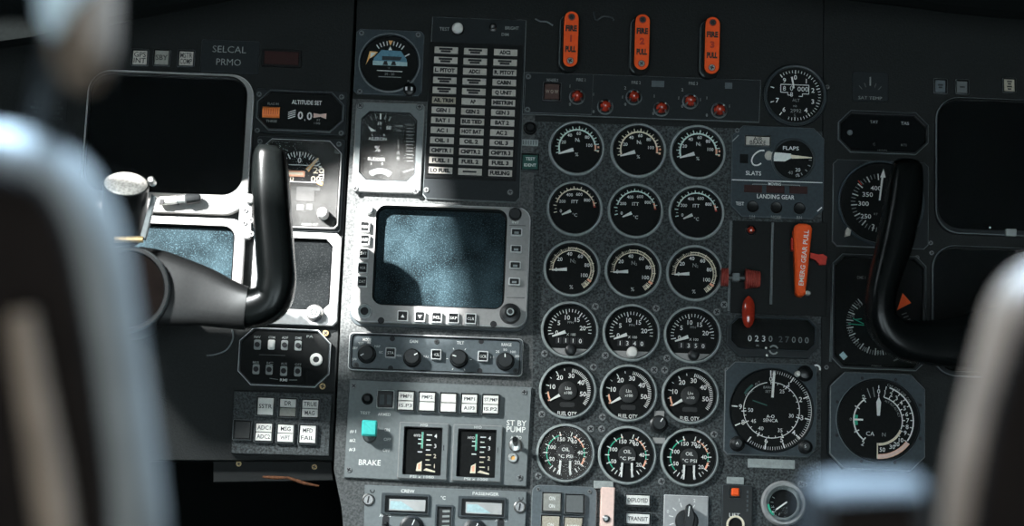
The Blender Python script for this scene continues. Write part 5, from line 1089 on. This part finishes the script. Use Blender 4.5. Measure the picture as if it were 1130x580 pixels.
# ================================================================== glareshield
thing('glareshield', 'black padded glareshield lip along the top of the boards', 'glareshield', 565, 0, 0.0)
prof = [(-260, 66), (0, 54), (110, 30), (245, 3), (330, -12), (565, -16), (830, -14), (905, -4), (1000, 8), (1130, 22), (1400, 36)]
prof = spline(prof, 4)
m = MB(); rings = []
for x, y in prof:
    a = A(x, y, 150); b = A(x, y - 14, 150); c0 = A(x, -28 if 200 < x < 930 else y - 20, 0)
    yb = max(a[1] + 18, 322)
    rings.append([(a[0], a[1], 150), (a[0], a[1] - 1.5, 157), (a[0], a[1] + 4, 164), (a[0], yb + 24, 164), (a[0], yb + 30, 158), (a[0], yb + 30, -40), (a[0], yb + 4, -40), (a[0], yb + 4, 10)])
m.loft(rings, 'shell_black', True, True); m.build('padding')
for lab, pts_, mt in (('loose pale wire above fire handle 1', [(591, 21, 4), (596, 23.5, 7), (603, 24, 6), (610, 28, 4)], 'edge_dim'), ('looped grey wire between fire handles 1 and 2', [(655, 13, 4), (658, 22, 6), (666, 18, 8), (676, 20, 6), (677, 23, 4)], 'ring_dark')):
    thing('loose_wire', lab, 'wire', pts_[0][0], pts_[0][1], HC); m = MB(); m.tube(spline([(*A(x, y, z), z) for x, y, z in pts_], 5), 0.9, mt, 8); m.build('wire_run')

# ================================================================== seats
def seat_solid(m, outline, depths, mat, n=1, edge_r=0.03, front=None):
    """outline traced as photo positions at viewing distance d, given real thickness away from the viewer with a rounded rim"""
    d0, th = depths
    fr = [at_depth(x, y, d0) for x, y in outline]
    p2 = [(p.x, p.z) for p in fr]
    # counter-clockwise as seen by the viewer (x right, z up)
    area = sum(p2[i][0] * p2[(i + 1) % len(p2)][1] - p2[(i + 1) % len(p2)][0] * p2[i][1] for i in range(len(p2)))
    if area < 0: p2 = p2[::-1]
    y0 = fr[0].y
    rings = []
    for k in range(7):
        t = k / 6 * PI; ins = edge_r * (1 - math.sin(t)); yy = y0 + th / 2 + math.cos(t) * th / 2
        q = inset(p2, ins); rings.append([(x, yy, z) for x, z in q])
    base = C.M.translation
    rings = [[(x - base.x, y - base.y, z - base.z) for x, y, z in r] for r in rings]
    m.loft(rings, mat, True, True, mats=[mat] * 5 + [mat], capmat=front or mat)
def dense(pts, n=6): return spline(pts, n)
def whole(half, cx):
    """the other half of a seat outline, mirrored about its middle"""
    return half + [(2 * cx - x, y) for x, y in half[::-1][1:]]
LS = 0.92
b = at_depth(-170, 400, LS)
world_thing('pilot_seat', 'out of focus dark seat back with headrest at the left edge', 'seat', Vector((b.x, b.y + 0.06, 0)))
m = MB(); side = dense([(172, 700), (174, 600), (168, 530), (155, 440), (143, 350), (127, 262), (105, 208), (78, 170), (40, 147), (-8, 134), (-100, 127), (-170, 126)]) 
seat_solid(m, whole(side, -170), (LS, 0.05), 'leather', edge_r=0.022); m.build('backrest')
m = MB(); seat_solid(m, whole(dense([(118, 700), (120, 560), (104, 420), (86, 310), (66, 240), (36, 200), (-20, 184), (-100, 178), (-170, 177)]), -170), (LS - 0.006, 0.012), 'leather_dark', edge_r=0.006); m.build('back_shell')
m = MB(); q = [at_depth(x, y, LS - 0.012) - C.M.translation for x, y in ((22, 345), (36, 430), (52, 520), (66, 620))]; m.tube([tuple(p) for p in q], [0.006, 0.007, 0.008, 0.008], 'sheepskin', 14); m.build('piping')
m = MB(); hr = dense([(36, -60), (36, 20), (44, 66), (62, 92), (80, 92), (100, 66), (108, 25), (108, -60)])
seat_solid(m, hr + [(80, -110), (60, -110)], (LS - 0.02, 0.07), 'sheepskin', edge_r=0.010); m.build('headrest')
m = MB(); seat_solid(m, dense([(38, -60), (39, 0), (46, 30), (56, 40), (66, 30), (80, 6), (98, -14), (104, -30), (104, -60)]) + [(84, -100), (58, -100)], (LS - 0.024, 0.012), 'headrest_lit_pale', edge_r=0.003); m.build('headrest_lit_patch', label='pale blue grey light patch painted on the headrest')  # lit upper corner of the headrest, painted as a separate pale piece
m = MB(); q0 = at_depth(70, 40, LS + 0.02) - C.M.translation; q1 = at_depth(40, 180, LS + 0.05) - C.M.translation; m.tube([tuple(q0), tuple(q1)], 0.008, 'black_plastic', 12); m.build('headrest_post')
m = MB(); m.loft([[(-0.14, -0.02, 0.0), (0.14, -0.02, 0.0), (0.14, 0.10, 0.0), (-0.14, 0.10, 0.0)], [(-0.14, -0.02, 0.92), (0.14, -0.02, 0.92), (0.14, 0.10, 0.92), (-0.14, 0.10, 0.92)]], 'leather_dark', True, True); m.build('pedestal')
RS = 0.92
b = at_depth(1330, 500, RS)
world_thing('copilot_seat', 'out of focus dark seat back with armrest at the lower right', 'seat', Vector((b.x, b.y + 0.06, 0)))
m = MB(); side = dense([(1330, 264), (1230, 268), (1168, 282), (1132, 300), (1108, 330), (1090, 390), (1072, 460), (1057, 530), (1047, 620), (1044, 720)])
seat_solid(m, whole(side[::-1], 1330), (RS, 0.05), 'leather_tan', edge_r=0.022); m.build('backrest')
m = MB(); seat_solid(m, whole(dense([(1330, 306), (1230, 310), (1168, 326), (1130, 360), (1104, 430), (1086, 505), (1072, 600), (1066, 720)])[::-1], 1330), (RS - 0.006, 0.012), 'leather_dark', edge_r=0.006); m.build('back_shell')
m = MB(); seat_solid(m, dense([(890, 720), (891, 610), (893, 560), (899, 538), (920, 529), (980, 528), (1022, 531), (1034, 545), (1038, 600), (1040, 720)]), (RS - 0.02, 0.05), 'leather_arm_lit', edge_r=0.009, front='leather_dark'); m.build('armrest')  # rim leather lighter than the front: the lit top is painted in
m = MB(); m.loft([[(-0.14, -0.02, 0.0), (0.14, -0.02, 0.0), (0.14, 0.10, 0.0), (-0.14, 0.10, 0.0)], [(-0.14, -0.02, 0.90), (0.14, -0.02, 0.90), (0.14, 0.10, 0.90), (-0.14, 0.10, 0.90)]], 'leather_dark', True, True); m.build('pedestal')

# ================================================================== cockpit shell
def box(name, x0, x1, y0, y1, z0, z1, mat):
    C.K = 1.0; C.o = None
    m = MB(); m.loft([[(x0, y0, z0), (x1, y0, z0), (x1, y1, z0), (x0, y1, z0)], [(x0, y0, z1), (x1, y0, z1), (x1, y1, z1), (x0, y1, z1)]], mat, True, True)
    return struct(m.build(name, smooth=False))
XL, XR = -0.95, 0.95
box('floor', XL - .04, XR + .04, -3.2, 0.6, -0.04, 0.0, 'shell_black')
box('ceiling', XL - .04, XR + .04, -3.2, 0.6, 2.05, 2.09, 'shell_black')
box('wall_front', XL - .04, XR + .04, 0.28, 0.32, 0.0, 2.05, 'shell_black')
box('wall_right', XR, XR + .04, -3.2, 0.28, 0.0, 2.05, 'shell_black')
box('rear_blocker', XL - .04, XR + .04, -3.24, -3.2, 1.5, 2.05, 'shell_black')  # half wall added to keep the bright rear opening out of gauge glass
# direction of the sunlight in panel axes (right, up, out of the panel)
SUN = Vector((0.95, -0.73, -1.0))
SW = (PX * SUN.x + PY * SUN.y + PN * SUN.z).normalized()
def to_wall(x, y):
    p, _ = hit(x, y, 0.0); t = (XL - p.x) / SW.x; return p + SW * t
sun_patch = [(60, 196), (200, 196), (330, 199), (372, 189), (405, 186), (440, 176), (462, 174), (490, 182), (508, 205), (508, 240), (516, 275), (524, 305), (533, 345), (528, 362), (500, 370), (430, 368), (385, 370), (330, 362), (250, 345), (60, 338)]  # wanted sunlit outline on the panel; the wall opening is shaped from it
hole = [(to_wall(x, y).y, to_wall(x, y).z) for x, y in sun_patch]
ar = sum(hole[i][0] * hole[(i + 1) % len(hole)][1] - hole[(i + 1) % len(hole)][0] * hole[i][1] for i in range(len(hole)))
if ar < 0: hole = hole[::-1]
hy = [p[0] for p in hole]; hz = [p[1] for p in hole]
cy_, cz_ = sum(hy) / len(hy), sum(hz) / len(hz)
def to_rect(p, y0=-3.2, y1=0.28, z0=0.0, z1=2.05):
    dy, dz = p[0] - cy_, p[1] - cz_
    s = min(((y1 - cy_) / dy) if dy > 1e-6 else 1e9, ((y0 - cy_) / dy) if dy < -1e-6 else 1e9, ((z1 - cz_) / dz) if dz > 1e-6 else 1e9, ((z0 - cz_) / dz) if dz < -1e-6 else 1e9)
    return (cy_ + dy * s, cz_ + dz * s)
# the wall is cut radially around the opening; its four corners are added to the outer ring
def wall_with_opening():
    C.K = 1.0; C.o = None
    ent = [(math.atan2(p[1] - cz_, p[0] - cy_), p, to_rect(p)) for p in hole]
    for q in ((-3.2, 0.0), (0.28, 0.0), (0.28, 2.05), (-3.2, 2.05)):
        a = math.atan2(q[1] - cz_, q[0] - cy_)
        # point of the opening in the same direction
        best = None
        for i in range(len(hole)):
            p1, p2 = hole[i], hole[(i + 1) % len(hole)]
            d = (math.cos(a), math.sin(a)); e = (p2[0] - p1[0], p2[1] - p1[1]); den = d[0] * e[1] - d[1] * e[0]
            if abs(den) < 1e-9: continue
            w = (p1[0] - cy_, p1[1] - cz_); t = (w[0] * e[1] - w[1] * e[0]) / den; s = (w[0] * d[1] - w[1] * d[0]) / den
            if t > 0 and 0 <= s <= 1: best = (cy_ + d[0] * t, cz_ + d[1] * t)
        ent.append((a, best, q))
    ent.sort(key=lambda e: e[0])
    inn = [e[1] for e in ent]; out = [e[2] for e in ent]
    m = MB()
    m.loft([[(XL, y, z) for y, z in inn], [(XL, y, z) for y, z in out], [(XL - .02, y, z) for y, z in out], [(XL - .02, y, z) for y, z in inn], [(XL, y, z) for y, z in inn]], 'shell_black', False, False)
    return struct(m.build('wall_left', smooth=False))
wall_with_opening()

# ================================================================== light
def light(name, kind, energy, loc=None, direction=None, col=(1, 1, 1), **kw):
    l = bpy.data.lights.new(name, kind); l.energy = energy; l.color = col
    for k, v in kw.items(): setattr(l, k, v)
    o = bpy.data.objects.new(name, l); COL.objects.link(o)
    if loc is not None: o.location = loc
    if direction is not None: o.rotation_euler = Vector(direction).to_track_quat('-Z', 'Y').to_euler()
    return o
def panel_pt(x, y, h): return hit(x, y, 0)[0] + PN * h
light('sun', 'SUN', 43, (-2, -2, 3), SW, (1.0, 0.985, 0.965), angle=rad(1.3))
# added fill lamps with no opening behind them: spot for panel, area for seats
tgt = panel_pt(530, 570, 0)
src = tgt - SW * 1.15
fill_spot = light('panel_fill_spot', 'SPOT', 80, src, SW, (0.95, 1.0, 1.0), spot_size=rad(30), spot_blend=1.0, shadow_soft_size=0.06)  # unseen spot added to brighten the lower panel
fill_spot.scale = (1.75, 1.0, 1.0)
light('seat_fill_area', 'AREA', 85, (-0.15, -1.15, 1.98), (0.0, -0.12, -1), (0.52, 0.76, 1.0), shape='RECTANGLE', size=1.1, size_y=0.35, spread=rad(100))  # added overhead lamp that gives the seats their blue tops
wd = bpy.data.worlds.new('world'); SC.world = wd; wd.use_nodes = True
bg = wd.node_tree.nodes['Background']; bg.inputs[0].default_value = (0.80, 0.95, 1.0, 1); bg.inputs[1].default_value = 7.0

SC.cycles.caustics_reflective = False
SC.cycles.caustics_refractive = False
SC.cycles.use_denoising = True
SC.cycles.denoising_prefilter = 'ACCURATE'
SC.view_settings.view_transform = 'Standard'
SC.view_settings.look = 'None'
SC.view_settings.exposure = 0.0
SC.view_settings.gamma = 1.0
SC.view_settings.use_curve_mapping = False
bpy.context.view_layer.update()
